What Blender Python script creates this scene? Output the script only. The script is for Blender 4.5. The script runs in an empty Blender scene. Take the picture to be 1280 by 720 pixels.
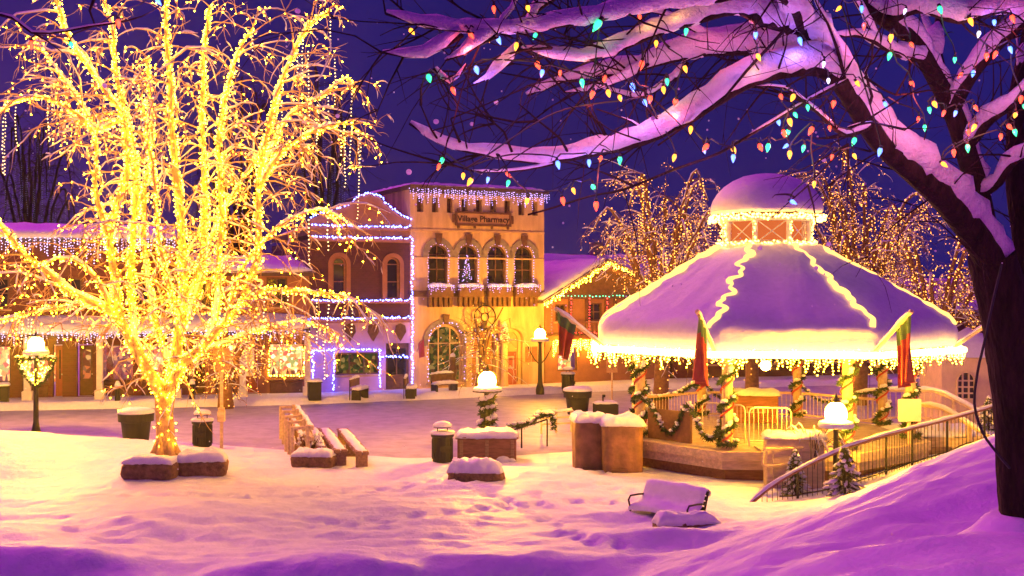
import bpy, math, random
from mathutils import Vector, Matrix, noise
from mathutils.geometry import tessellate_polygon

PI = math.pi
F, HC, HY = 1400.0, 4.6, 365.0          # focal length in photo pixels, eye height (m), horizon row
scene = bpy.context.scene
COL = scene.collection
V = Vector
rng = random.Random(7)
UP = V((0, 0, 1))

def at(px, py, d):
    return V(((px - 640) / F * d, d, HC + (HY - py) / F * d))

def smooth(a, b, t):
    t = min(1, max(0, (t - a) / (b - a)))
    return t * t * (3 - 2 * t)

def lerp(a, b, t):
    return a + (b - a) * t

# ------------------------------------------------------------------ terrain
FAC_PTS = [(-45, 42.6), (-9, 49.9), (-4.7, 51.7), (1.57, 54.83), (6, 57.0), (30, 63), (70, 72)]
NEAR_PTS = [(-60, 35.5), (-20, 36.2), (-12, 35.8), (-8, 33.6), (-3, 31.2), (0, 31.6), (3, 33.2), (8, 37.5), (25, 42), (70, 50)]
def pl(pts, x):
    if x <= pts[0][0]: return pts[0][1]
    for (a, b), (c, d) in zip(pts, pts[1:]):
        if x <= c: return b + (d - b) * (x - a) / (c - a)
    return pts[-1][1]
def near_y(x): return pl(NEAR_PTS, x)
def kerb_y(x): return pl(FAC_PTS, x) - 3.9

def n2(x, y, s, off=0.0):
    return noise.noise(V((x * s + off, y * s - off * .7, off)))

FOOT = {}
def _trail(pts, seed, step=.42, r=.17, depth=.085):
    R = random.Random(seed); side = 1
    for (x0, y0), (x1, y1) in zip(pts, pts[1:]):
        l = math.hypot(x1 - x0, y1 - y0); k = int(l / step)
        for i in range(k):
            t = (i + R.uniform(-.2, .2)) / k; side = -side; nx, ny = -(y1 - y0) / l, (x1 - x0) / l
            fx, fy = x0 + (x1 - x0) * t + nx * side * .14 + R.gauss(0, .05), y0 + (y1 - y0) * t + ny * side * .14 + R.gauss(0, .05)
            f = (fx, fy, r * R.uniform(.8, 1.2), depth * R.uniform(.6, 1.2))
            cx, cy = int(fx * 1.25 + 100), int(fy * 1.25)
            for i2 in (-1, 0, 1):
                for j2 in (-1, 0, 1): FOOT.setdefault((cx + i2, cy + j2), []).append(f)
_trail([(-2.6, 30.5), (-1.2, 26.5), (.6, 23.0), (1.2, 20.4), (3.2, 18.6)], 1)
_trail([(-9.5, 25.2), (-6.0, 25.0), (-3.0, 26.0), (-.5, 28.6)], 2)
_trail([(2.4, 30.5), (1.8, 27.5), (2.6, 25.2)], 3)
_trail([(4.4, 25.6), (2.6, 24.6), (.8, 24.8), (-1.6, 22.8), (-4.6, 22.2)], 4)
_trail([(3.0, 12.0), (2.4, 14.5), (3.4, 17.0)], 5)

def gz(x, y):
    """height of the snow"""
    p = .6 * y - .8 * x
    hill = 2.95 * (1 - smooth(1.0, 10.5, p))
    hill += .15 * math.exp(-(((x - 9.5) / 3.2) ** 2 + ((y - 20.5) / 3.6) ** 2))
    hill += .08 * math.exp(-(((x - 16) / 4.0) ** 2 + ((y - 29) / 3.5) ** 2))
    yn, yk = near_y(x), kerb_y(x)
    plaza = 1 - smooth(yn - 2.0, yn + .3, y)
    far = smooth(yk - .2, yk + .4, y)
    z = -.07 + plaza * .09 + far * .0
    nw = 1 - smooth(24, 34, y)
    d = .20 * n2(x, y, .22, 3.1) + .10 * n2(x * .6 + y * .25, y, .6, 7.7) + .05 * n2(x * .5 + y * .4, y * 1.3, 1.7, 1.3) + .028 * n2(x, y, 2.7, 5) + nw * (.020 * n2(x * .8 + y * .4, (y * .9 - x * .45) * 4, .85, 41) + .016 * n2(x, y, 5.2, 43))
    nearer = 1 - smooth(20, 27, y)
    d += nearer * (.16 * n2(x * .45 + y * .12, y, .5, 11.3) + .05 * n2(x * .35 + .3 * y, y * 1.1, 1.5, 17))
    # calm round the gazebo
    g = math.hypot(x - 7.1, y - 31)
    calm = smooth(3.8, 6.5, g)
    z += hill + d * plaza * (.25 + .75 * calm)
    if 5 < y < 36 and -14 < x < 16:
        z += plaza * (.055 * (1 - abs(n2(x * .55 + y * .5, y * .5 - x * .25, 1.25, 21)) * 2.2) * nearer + .018 * n2(x, y, 3.1, 31))
        for fx, fy, fr, fd in FOOT.get((int(x * 1.25 + 100), int(y * 1.25)), ()):
            q = ((x - fx) ** 2 + (y - fy) ** 2) / (fr * fr)
            if q < 6: z -= plaza * fd * (math.exp(-q) - .35 * math.exp(-(q - 2.2) ** 2))
    # drifts: the mound by the street lamp, the tree's bank, the near hollows
    z += plaza * .62 * math.exp(-(((x + 15.5) / 5.0) ** 2 + ((y - 31.5) / 2.6) ** 2))
    z += plaza * .22 * math.exp(-(((x + 8.2) / 2.2) ** 2 + ((y - 28.3) / 1.6) ** 2))
    def drift(cx, cy, rx, ry, h):
        u = (x - cx) / rx
        v = (y - cy - .25 * u * u) / ry
        a = math.exp(-u * u * 1.2)
        crest = math.exp(-max(v, 0) ** 2 * .8) if v > 0 else math.exp(-(v * 2.2) ** 2)
        hollow = -.8 * math.exp(-((v + 1.15) * 1.3) ** 2)
        return h * a * (crest + hollow)
    z += drift(-8.1, 18.5, 2.5, 1.1, .46)
    z += drift(.5, 18.3, 1.6, .8, .27)
    z += drift(-2.8, 17.8, 2.0, .9, .26)
    z += drift(2.6, 20.3, 1.3, .9, .22)
    return z

# ------------------------------------------------------------------ mesh collector
class MB:
    def __init__(s): s.v = []; s.f = []
    def add(s, vs, fs):
        o = len(s.v); s.v.extend([tuple(p) for p in vs]); s.f.extend([tuple(i + o for i in f) for f in fs]); return s
    def box(s, x0, x1, y0, y1, z0, z1, b=0.0, M=None):
        if x0 > x1: x0, x1 = x1, x0
        if y0 > y1: y0, y1 = y1, y0
        if z0 > z1: z0, z1 = z1, z0
        if b <= 0:
            vs = [(x, y, z) for z in (z0, z1) for y in (y0, y1) for x in (x0, x1)]
            fs = [(0, 2, 3, 1), (4, 5, 7, 6), (0, 1, 5, 4), (2, 6, 7, 3), (0, 4, 6, 2), (1, 3, 7, 5)]
        else:
            b = min(b, .49 * min(x1 - x0, y1 - y0, z1 - z0))
            vs = []; idx = {}
            for k, z in enumerate((z0, z1)):
                for j, y in enumerate((y0, y1)):
                    for i, x in enumerate((x0, x1)):
                        sx, sy, sz = (1, -1)[i], (1, -1)[j], (1, -1)[k]
                        for a in range(3):
                            p = [x + sx * b, y + sy * b, z + sz * b]; p[a] = (x, y, z)[a]
                            idx[(i, j, k, a)] = len(vs); vs.append(tuple(p))
            q = lambda *t: idx[t]
            fs = [(q(0,0,0,2), q(0,1,0,2), q(1,1,0,2), q(1,0,0,2)), (q(0,0,1,2), q(1,0,1,2), q(1,1,1,2), q(0,1,1,2)),
                  (q(0,0,0,1), q(1,0,0,1), q(1,0,1,1), q(0,0,1,1)), (q(0,1,0,1), q(0,1,1,1), q(1,1,1,1), q(1,1,0,1)),
                  (q(0,0,0,0), q(0,0,1,0), q(0,1,1,0), q(0,1,0,0)), (q(1,0,0,0), q(1,1,0,0), q(1,1,1,0), q(1,0,1,0))]
            for j in (0, 1):
                for k in (0, 1):
                    fs.append((q(0,j,k,1), q(1,j,k,1), q(1,j,k,2), q(0,j,k,2)))
                    fs.append((q(j,0,k,0), q(j,1,k,0), q(j,1,k,2), q(j,0,k,2)))
                    fs.append((q(j,k,0,0), q(j,k,1,0), q(j,k,1,1), q(j,k,0,1)))
            for i in (0, 1):
                for j in (0, 1):
                    for k in (0, 1): fs.append((q(i,j,k,0), q(i,j,k,1), q(i,j,k,2)))
        if M is not None: vs = [M @ V(p) for p in vs]
        return s.add(vs, fs)
    def tube(s, pts, radii, n=6, cap=True, flat=1.0):
        pts = [V(p) for p in pts]
        if not hasattr(radii, '__len__'): radii = [radii] * len(pts)
        m = len(pts)
        t0 = (pts[1] - pts[0]).normalized()
        a = t0.orthogonal().normalized()
        if abs(t0.z) < .9:
            a = (UP - t0 * t0.z).normalized()
        vs = []
        for i in range(m):
            t = (pts[min(i + 1, m - 1)] - pts[max(i - 1, 0)])
            t = t.normalized() if t.length > 1e-9 else t0
            a = a - t * a.dot(t)
            a = a.normalized() if a.length > 1e-6 else t.orthogonal().normalized()
            b = t.cross(a)
            r = radii[i]
            for k in range(n):
                w = 2 * PI * k / n
                vs.append(pts[i] + a * (math.cos(w) * r * flat) + b * (math.sin(w) * r))
        fs = []
        for i in range(m - 1):
            for k in range(n):
                k2 = (k + 1) % n
                fs.append((i * n + k, i * n + k2, (i + 1) * n + k2, (i + 1) * n + k))
        if cap:
            fs.append(tuple(range(n - 1, -1, -1))); fs.append(tuple((m - 1) * n + k for k in range(n)))
        return s.add(vs, fs)
    def lathe(s, prof, c=(0, 0, 0), n=16, sx=1.0, sy=1.0, rot=0.0):
        c = V(c); vs = []; fs = []
        for r, z in prof:
            for k in range(n):
                w = 2 * PI * k / n + rot
                vs.append((c.x + r * math.cos(w) * sx, c.y + r * math.sin(w) * sy, c.z + z))
        for i in range(len(prof) - 1):
            for k in range(n):
                k2 = (k + 1) % n
                fs.append((i * n + k, i * n + k2, (i + 1) * n + k2, (i + 1) * n + k))
        if prof[0][0] > 1e-5: fs.append(tuple(range(n - 1, -1, -1)))
        if prof[-1][0] > 1e-5: fs.append(tuple((len(prof) - 1) * n + k for k in range(n)))
        return s.add(vs, fs)
    def octa(s, p, r, h=1.0):
        x, y, z = p
        return s.add([(x + r, y, z), (x, y + r, z), (x - r, y, z), (x, y - r, z), (x, y, z + r * h), (x, y, z - r * h)],
                     [(0, 1, 4), (1, 2, 4), (2, 3, 4), (3, 0, 4), (1, 0, 5), (2, 1, 5), (3, 2, 5), (0, 3, 5)])
    def ball(s, p, r, n=8, m=5, squash=1.0):
        return s.lathe([(max(1e-6, r * math.sin(PI * i / m)), -r * squash * math.cos(PI * i / m)) for i in range(m + 1)], p, n)
    def sheet(s, outline, holes=(), y0=0.0, y1=.1):
        """a plate in the local x-z plane with real holes, from y0 (front) to y1 (back)"""
        loops = [outline] + list(holes)
        tris = tessellate_polygon([[V((a, b, 0)) for a, b in l] for l in loops])
        flat = [p for l in loops for p in l]; n = len(flat)
        vs = [(a, y0, b) for a, b in flat] + [(a, y1, b) for a, b in flat]
        fs = []
        for t in tris:
            a, b, c = t
            ar = (flat[b][0] - flat[a][0]) * (flat[c][1] - flat[a][1]) - (flat[b][1] - flat[a][1]) * (flat[c][0] - flat[a][0])
            if abs(ar) < 1e-9: continue
            if ar < 0: a, b, c = a, c, b
            fs.append((a, b, c)); fs.append((n + a, n + c, n + b))
        o = 0
        for l in loops:
            k = len(l)
            for i in range(k):
                j = (i + 1) % k
                fs.append((o + i, o + j, n + o + j, n + o + i))
            o += k
        return s.add(vs, fs)
    def build(s, name, mat, parent=None, origin=None, smooth_=False, kind=None):
        o = V(origin) if origin is not None else V((0, 0, 0))
        me = bpy.data.meshes.new(name)
        me.from_pydata([(x - o.x, y - o.y, z - o.z) for x, y, z in s.v], [], s.f)
        me.materials.append(mat)
        me.polygons.foreach_set('use_smooth', [bool(smooth_)] * len(me.polygons))
        me.update()
        ob = bpy.data.objects.new(name, me); COL.objects.link(ob)
        if parent is not None: ob.parent = parent
        elif origin is not None: ob.location = o
        if kind: ob['kind'] = kind
        return ob

def thing(name, label, cat, loc=(0, 0, 0), rotz=0.0, group=None):
    o = bpy.data.objects.new(name, None); COL.objects.link(o)
    o.empty_display_size = .2
    o.location = loc; o.rotation_euler = (0, 0, rotz)
    o['label'] = label; o['category'] = cat
    if group: o['group'] = group
    return o

def tag(o, label, cat, group=None, kind=None):
    o['label'] = label; o['category'] = cat
    if group: o['group'] = group
    if kind: o['kind'] = kind
    return o

KIDS = {}
def dup(root, loc, rotz, label, scale=None):
    def kids(o): return [c for c in bpy.data.objects if c.parent == o]
    if root.name not in KIDS: KIDS[root.name] = [(c, kids(c)) for c in kids(root)]
    r = root.copy(); COL.objects.link(r); r.location = loc; r.rotation_euler = (0, 0, rotz); r['label'] = label
    if scale: r.scale = scale
    for c, gs in KIDS[root.name]:
        d = c.copy(); COL.objects.link(d); d.parent = r
        for g in gs:
            e = g.copy(); COL.objects.link(e); e.parent = d
    return r

# ------------------------------------------------------------------ materials
def _new(name):
    m = bpy.data.materials.new(name); m.use_nodes = True
    nt = m.node_tree; nt.nodes.clear()
    return m, nt, nt.nodes, nt.links

def mat(name, c, rough=.7, var=.25, scale=6.0, bump=.25, bscale=None, metal=0.0, c2=None, bdist=.02, spec=.5, stretch=None):
    m, nt, N, L = _new(name)
    out = N.new('ShaderNodeOutputMaterial'); b = N.new('ShaderNodeBsdfPrincipled')
    L.new(b.outputs[0], out.inputs[0])
    tc = N.new('ShaderNodeTexCoord'); src = tc.outputs['Object']
    if stretch:
        mp = N.new('ShaderNodeMapping'); mp.inputs['Scale'].default_value = stretch
        L.new(src, mp.inputs[0]); src = mp.outputs[0]
    nz = N.new('ShaderNodeTexNoise'); nz.inputs['Scale'].default_value = scale; nz.inputs['Detail'].default_value = 6; nz.inputs['Roughness'].default_value = .6
    L.new(src, nz.inputs['Vector'])
    r = N.new('ShaderNodeValToRGB')
    c2 = c2 or tuple(x * (1 - var) for x in c); c1 = tuple(min(1, x * (1 + var * .5)) for x in c)
    r.color_ramp.elements[0].position = .32; r.color_ramp.elements[1].position = .68
    r.color_ramp.elements[0].color = (*c2, 1); r.color_ramp.elements[1].color = (*c1, 1)
    L.new(nz.outputs[0], r.inputs[0]); L.new(r.outputs[0], b.inputs['Base Color'])
    b.inputs['Roughness'].default_value = rough; b.inputs['Metallic'].default_value = metal
    b.inputs['Specular IOR Level'].default_value = spec
    if bump > 0:
        n3 = N.new('ShaderNodeTexNoise'); n3.inputs['Scale'].default_value = bscale or scale * 4; n3.inputs['Detail'].default_value = 5
        L.new(src, n3.inputs['Vector'])
        bp = N.new('ShaderNodeBump'); bp.inputs['Strength'].default_value = bump; bp.inputs['Distance'].default_value = bdist
        L.new(n3.outputs[0], bp.inputs['Height']); L.new(bp.outputs[0], b.inputs['Normal'])
    return m

def brick_mat(name, c1, c2, mortar, scale=4.0):
    m, nt, N, L = _new(name)
    out = N.new('ShaderNodeOutputMaterial'); b = N.new('ShaderNodeBsdfPrincipled'); L.new(b.outputs[0], out.inputs[0])
    tc = N.new('ShaderNodeTexCoord'); mp = N.new('ShaderNodeMapping'); mp.inputs['Rotation'].default_value = (PI / 2, 0, 0)
    L.new(tc.outputs['Object'], mp.inputs[0])
    br = N.new('ShaderNodeTexBrick'); br.inputs['Scale'].default_value = scale
    br.inputs['Color1'].default_value = (*c1, 1); br.inputs['Color2'].default_value = (*c2, 1); br.inputs['Mortar'].default_value = (*mortar, 1)
    br.inputs['Mortar Size'].default_value = .015
    L.new(mp.outputs[0], br.inputs['Vector']); L.new(br.outputs['Color'], b.inputs['Base Color']); b.inputs['Roughness'].default_value = .85
    return m

def emis(name, c, s):
    m, nt, N, L = _new(name)
    out = N.new('ShaderNodeOutputMaterial'); e = N.new('ShaderNodeEmission')
    e.inputs[0].default_value = (*c, 1); e.inputs[1].default_value = s
    L.new(e.outputs[0], out.inputs[0])
    return m

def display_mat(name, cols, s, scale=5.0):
    """glowing cells of random colour, standing in for a lamplit shop interior"""
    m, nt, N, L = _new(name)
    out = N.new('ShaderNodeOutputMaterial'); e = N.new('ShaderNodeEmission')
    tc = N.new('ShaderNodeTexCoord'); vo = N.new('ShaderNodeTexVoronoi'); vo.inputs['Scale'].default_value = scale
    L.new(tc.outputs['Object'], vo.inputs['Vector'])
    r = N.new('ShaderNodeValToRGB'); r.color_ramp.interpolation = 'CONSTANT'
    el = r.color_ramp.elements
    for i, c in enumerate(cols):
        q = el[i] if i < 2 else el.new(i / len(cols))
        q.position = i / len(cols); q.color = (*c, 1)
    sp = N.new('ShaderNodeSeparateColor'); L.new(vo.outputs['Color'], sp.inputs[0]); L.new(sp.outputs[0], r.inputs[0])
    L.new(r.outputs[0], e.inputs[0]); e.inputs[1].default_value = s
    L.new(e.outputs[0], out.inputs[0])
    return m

def glass_mat(name, tint=(1, 1, 1), refl=.12):
    m, nt, N, L = _new(name)
    out = N.new('ShaderNodeOutputMaterial'); mx = N.new('ShaderNodeMixShader'); t = N.new('ShaderNodeBsdfTransparent'); g = N.new('ShaderNodeBsdfGlossy')
    t.inputs[0].default_value = (*tint, 1); g.inputs['Roughness'].default_value = .03; mx.inputs[0].default_value = refl
    L.new(t.outputs[0], mx.inputs[1]); L.new(g.outputs[0], mx.inputs[2]); L.new(mx.outputs[0], out.inputs[0])
    return m

def snow_mat(name, c=(.86, .87, .90), bump=.35, bscale=7.0, c2=None):
    m, nt, N, L = _new(name)
    out = N.new('ShaderNodeOutputMaterial'); b = N.new('ShaderNodeBsdfPrincipled'); L.new(b.outputs[0], out.inputs[0])
    tc = N.new('ShaderNodeTexCoord')
    a = N.new('ShaderNodeTexNoise'); a.inputs['Scale'].default_value = bscale; a.inputs['Detail'].default_value = 8; a.inputs['Roughness'].default_value = .62
    L.new(tc.outputs['Object'], a.inputs['Vector'])
    r = N.new('ShaderNodeValToRGB'); r.color_ramp.elements[0].color = (*(c2 or tuple(x * .9 for x in c)), 1); r.color_ramp.elements[1].color = (*c, 1)
    r.color_ramp.elements[0].position = .3; r.color_ramp.elements[1].position = .6
    L.new(a.outputs[0], r.inputs[0]); L.new(r.outputs[0], b.inputs['Base Color'])
    b.inputs['Roughness'].default_value = .55; b.inputs['Specular IOR Level'].default_value = .3
    bp = N.new('ShaderNodeBump'); bp.inputs['Strength'].default_value = bump; bp.inputs['Distance'].default_value = .05
    L.new(a.outputs[0], bp.inputs['Height']); L.new(bp.outputs[0], b.inputs['Normal'])
    return m

M = {}
M['snow'] = snow_mat('snow')
M['ground_snow'] = snow_mat('ground_snow', bump=1.0, bscale=3.2)
M['bough_snow'] = snow_mat('bough_snow', bump=1.0, bscale=26)
M['twig_snow'] = snow_mat('twig_snow', bump=.2, bscale=14)
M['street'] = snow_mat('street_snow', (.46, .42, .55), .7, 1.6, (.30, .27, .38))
M['bark'] = mat('bark', (.032, .017, .014), .95, .65, 14, 1.0, 26, stretch=(1, 1, .22), bdist=.06, spec=.2)
M['willow_bark'] = mat('willow_bark', (.60, .38, .16), .9, .4, 8, .7, 30)
M['far_bark'] = mat('far_bark', (.26, .13, .055), .9, .45, 8, .6, 30)
M['dark_twig'] = mat('dark_twig', (.05, .03, .03), .9, .4, 10, .2)
M['black'] = mat('black_plastic', (.010, .010, .011), .6, .4, 8, .15)
M['iron'] = mat('black_iron', (.02, .018, .018), .5, .4, 12, .2, metal=.4)
M['wood'] = mat('weathered_wood', (.36, .21, .11), .75, .45, 3, .4, 30, stretch=(1, 6, 6))
M['wood_red'] = mat('red_brown_wood', (.30, .12, .07), .75, .4, 3, .4, 30, stretch=(1, 5, 5))
M['wood_pale'] = mat('pale_painted_wood', (.72, .55, .33), .7, .3, 3, .3, 30, stretch=(1, 5, 5))
M['rust'] = mat('brown_tarpaulin', (.22, .10, .06), .7, .5, 2.5, .6, 6, bdist=.05)
M['stone'] = mat('rough_stone', (.20, .10, .07), .9, .6, 7, 1.0, 16, bdist=.05)
M['needles'] = mat('needles', (.035, .075, .03), .8, .5, 20, 0)
M['ribbon'] = mat('red_ribbon', (.42, .03, .025), .5, .2, 8, .1)
M['white'] = mat('white_paint', (.74, .70, .62), .55, .12, 5, .1)
M['column_paint'] = mat('column_paint', (.50, .36, .22), .6, .3, 6, .2)
M['dimmed_trodden'] = snow_mat('dimmed_trodden_snow', (.48, .40, .36), .7, 5, (.30, .22, .17))  # snow colour browned and darkened so the deck looks less brightly lit
M['cream'] = mat('cream_canvas', (.66, .52, .32), .7, .15, 3, .15)
M['steel'] = mat('galvanised_steel', (.55, .52, .48), .4, .2, 10, .1, metal=.6)
M['glass'] = glass_mat('window_glass')
M['dark_glass'] = mat('dark_glass', (.015, .015, .02), .06, .3, 1.5, 0)
M['tan'] = mat('tan_stucco', (.58, .38, .23), .85, .38, 1.1, .5, 30, stretch=(1.6, 1.6, .35))
M['tan_trim'] = mat('tan_trim', (.50, .32, .20), .8, .2, 4, .2)
M['grey_stone'] = mat('grey_stone', (.22, .18, .17), .85, .3, 5, .4)
M['umber'] = mat('umber_wood', (.12, .05, .035), .7, .4, 6, .3)
M['maroon'] = brick_mat('maroon_brick', (.075, .014, .035), (.055, .010, .026), (.08, .03, .045), 3.0)
M['ochre'] = mat('ochre_stucco', (.30, .125, .075), .85, .2, 2, .3)
M['lilac'] = mat('pale_plaster', (.50, .32, .60), .8, .15, 2, .2)
M['brown_roof'] = mat('brown_roof', (.10, .06, .05), .8, .3, 4, .4)
M['shop_wall'] = brick_mat('shop_brick', (.15, .035, .03), (.11, .025, .02), (.12, .06, .05), 3.0)
M['flag_red'] = mat('red_flag', (.38, .04, .035), .8, .25, 5, .15)
M['flag_green'] = mat('green_flag', (.06, .13, .05), .8, .25, 5, .15)
M['red_door'] = mat('red_door', (.30, .05, .04), .5, .2, 5, .1)
M['wire'] = mat('dark_wire', (.012, .02, .012), .6, .2, 8, 0)
M['sign'] = mat('sign_board', (.45, .25, .14), .7, .25, 4, .2)
M['ink'] = mat('sign_ink', (.04, .015, .012), .6, .2, 4, 0)

WARM = (1.0, .58, .17)
E = {}
E['tree'] = emis('tree_bulb', (1.0, .44, .008), 125)
E['tree_hang'] = emis('hanging_bulb', (1.0, .62, .25), 5)
E['far_tree'] = emis('far_tree_bulb', (1.0, .36, .05), 6.5)
E['lantern'] = emis('lantern_bulb', (1.0, .48, .08), 13)
E['gazebo'] = emis('gazebo_bulb', (1.0, .45, .02), 75)
E['rope'] = emis('rope_light', (1.0, .50, .12), 2.8)
E['eave_rope'] = emis('eave_rope', (1.0, .55, .16), 9)
E['blue'] = emis('blue_white_bulb', (.13, .17, 1.0), 18)
E['violet'] = emis('violet_white_bulb', (.62, .40, 1.0), 3)
E['shopice'] = emis('icicle_bulb', (.70, .55, 1.0), 3)
E['red'] = emis('red_bulb', (1.0, .05, .04), 7)
E['green'] = emis('green_bulb', (.1, 1.0, .45), 5)
E['lamp'] = emis('lamp_globe', (1.0, .43, .014), 1900)
E['lamp_mound'] = emis('mound_lamp_globe', (1.0, .45, .01), 2600)
E['lamp_ceiling'] = emis('ceiling_lamp_globe', (1.0, .40, .02), 700)
E['lamp_low'] = emis('low_lamp_globe', (1.0, .43, .014), 1250)
E['warmwin'] = emis('warm_window', (1.0, .42, .12), 1.2)
# ------------------------------------------------------------------ camera, sky, dusk light
cam = bpy.data.cameras.new('camera'); cam_ob = bpy.data.objects.new('camera', cam); COL.objects.link(cam_ob)
cam.sensor_width = 36; cam.lens = F / 1280 * 36; cam.clip_end = 3000; cam.clip_start = .1
cam.shift_y = (HY - 360) / 1280
cam_ob.location = (0, 0, HC); cam_ob.rotation_euler = (PI / 2, 0, 0)
scene.camera = cam_ob

SUN_AZ, SUN_EL = math.radians(-35), math.radians(42)    # the last pink light comes down high over the shops, from the left
w = bpy.data.worlds.new('World'); scene.world = w; w.use_nodes = True
nt = w.node_tree; N = nt.nodes; L = nt.links; N.clear()
wo = N.new('ShaderNodeOutputWorld'); bg = N.new('ShaderNodeBackground'); L.new(bg.outputs[0], wo.inputs[0])
sky = N.new('ShaderNodeTexSky'); sky.sky_type = 'NISHITA'; sky.sun_disc = False
sky.sun_elevation = math.radians(1.0); sky.sun_rotation = SUN_AZ
tint = N.new('ShaderNodeMix'); tint.data_type = 'RGBA'; tint.blend_type = 'MULTIPLY'; tint.inputs['Factor'].default_value = 1
L.new(sky.outputs[0], tint.inputs['A']); tint.inputs['B'].default_value = (.05, .02, .14, 1)
tc = N.new('ShaderNodeTexCoord')
sep = N.new('ShaderNodeSeparateXYZ'); L.new(tc.outputs['Generated'], sep.inputs[0])
ramp = N.new('ShaderNodeValToRGB'); L.new(sep.outputs[2], ramp.inputs[0])
ramp.color_ramp.elements[0].position = 0.0; ramp.color_ramp.elements[0].color = (.12, .10, 1.7, 1)
ramp.color_ramp.elements[1].position = .45; ramp.color_ramp.elements[1].color = (.07, .07, 1.1, 1)
cn = N.new('ShaderNodeTexNoise'); cn.inputs['Scale'].default_value = 2.2; cn.inputs['Detail'].default_value = 4
L.new(tc.outputs['Generated'], cn.inputs['Vector'])
cm = N.new('ShaderNodeMapRange'); cm.inputs[1].default_value = .3; cm.inputs[2].default_value = .7; cm.inputs[3].default_value = .72; cm.inputs[4].default_value = 1.3
L.new(cn.outputs[0], cm.inputs[0])
sc0 = N.new('ShaderNodeVectorMath'); sc0.operation = 'SCALE'; L.new(ramp.outputs[0], sc0.inputs[0]); L.new(cm.outputs[0], sc0.inputs['Scale'])
add = N.new('ShaderNodeVectorMath'); add.operation = 'ADD'; L.new(sc0.outputs[0], add.inputs[0]); L.new(tint.outputs['Result'], add.inputs[1])
# the glow left in the sky behind the camera
dt = N.new('ShaderNodeVectorMath'); dt.operation = 'DOT_PRODUCT'; L.new(tc.outputs['Generated'], dt.inputs[0])
dt.inputs[1].default_value = V((.1, -.6, .8)).normalized()
mr = N.new('ShaderNodeMapRange'); mr.interpolation_type = 'SMOOTHSTEP'; mr.inputs[1].default_value = .05; mr.inputs[2].default_value = 1.0
L.new(dt.outputs['Value'], mr.inputs[0])
gl = N.new('ShaderNodeVectorMath'); gl.operation = 'SCALE'; gl.inputs[0].default_value = (1.15, .08, 2.5); L.new(mr.outputs[0], gl.inputs['Scale'])
ad2 = N.new('ShaderNodeVectorMath'); ad2.operation = 'ADD'; L.new(add.outputs[0], ad2.inputs[0]); L.new(gl.outputs[0], ad2.inputs[1])
L.new(ad2.outputs[0], bg.inputs[0]); bg.inputs[1].default_value = .085

sun = bpy.data.lights.new('sun', 'SUN'); sun.energy = 1.5; sun.angle = math.radians(30); sun.color = (1.0, .05, .80)
sun_ob = bpy.data.objects.new('sun', sun); COL.objects.link(sun_ob)
sd = V((math.sin(SUN_AZ) * math.cos(SUN_EL), math.cos(SUN_AZ) * math.cos(SUN_EL), math.sin(SUN_EL)))
sun_ob.rotation_euler = sd.to_track_quat('Z', 'Y').to_euler(); sun_ob.location = sd * 60

vs_ = scene.view_settings
vs_.view_transform = 'Standard'; vs_.look = 'None'; vs_.exposure = 0; vs_.gamma = 1; vs_.use_curve_mapping = False
scene.render.engine = 'CYCLES'
cy = scene.cycles
cy.use_denoising = True; cy.denoiser = 'OPENIMAGEDENOISE'; cy.max_bounces = 5; cy.diffuse_bounces = 3; cy.glossy_bounces = 2
cy.transmission_bounces = 3; cy.transparent_max_bounces = 8; cy.sample_clamp_indirect = 3.0; cy.caustics_reflective = False; cy.caustics_refractive = False
cy.use_light_tree = True

# ------------------------------------------------------------------ ground, street, pavement
def axis(segs):
    out = []
    for a, b, st in segs:
        k = max(1, round((b - a) / st))
        out += [a + (b - a) * i / k for i in range(k)]
    return out + [segs[-1][1]]
xs = axis([(-900, -120, 130), (-120, -30, 9), (-30, -14, .5), (-14, -9, .2), (-9, 12, .11), (12, 16, .2), (16, 30, .5), (30, 120, 9), (120, 900, 130)])
ys = axis([(-400, -40, 60), (-40, 3, 4), (3, 27, .11), (27, 34, .2), (34, 60, .6), (60, 140, 8), (140, 1800, 160)])
m = MB(); nx = len(xs)
for y in ys:
    for x in xs:
        m.v.append((x, y, gz(x, y)))
for j in range(len(ys) - 1):
    for i in range(nx - 1):
        a = j * nx + i; m.f.append((a, a + 1, a + nx + 1, a + nx))
m.build('ground', M['ground_snow'], smooth_=True, kind='structure')

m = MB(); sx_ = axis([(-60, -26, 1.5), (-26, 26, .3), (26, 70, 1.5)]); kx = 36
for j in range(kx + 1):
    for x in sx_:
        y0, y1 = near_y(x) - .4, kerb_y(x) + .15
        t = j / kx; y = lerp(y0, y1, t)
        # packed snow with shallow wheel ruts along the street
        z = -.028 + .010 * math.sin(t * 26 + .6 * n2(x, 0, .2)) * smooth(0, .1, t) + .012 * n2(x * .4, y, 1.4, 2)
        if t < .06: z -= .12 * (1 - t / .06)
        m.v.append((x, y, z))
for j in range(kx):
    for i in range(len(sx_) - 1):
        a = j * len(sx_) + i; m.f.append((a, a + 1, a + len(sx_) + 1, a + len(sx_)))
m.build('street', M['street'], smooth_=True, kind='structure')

m = MB(); prof = [(-.25, -.06), (-.12, .06), (.05, .22), (.35, .27), (.75, .20), (1.1, .13), (2.2, .12), (3.2, .12), (4.4, .12)]
for x in sx_:
    for (dy, z) in prof:
        k = 1 if 0 < dy < 1.2 else .15
        m.v.append((x, kerb_y(x) + dy + .12 * n2(x, dy, .9, 4) * (1 if dy < 1.2 else 0), z + k * (.10 * n2(x, dy, .8, 9) + .05 * n2(x, dy, 2.6, 1))))
q = len(prof)
for i in range(len(sx_) - 1):
    for j in range(q - 1):
        a = i * q + j; m.f.append((a, a + q, a + q + 1, a + 1))
m.build('pavement', M['snow'], smooth_=True, kind='structure')

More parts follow.
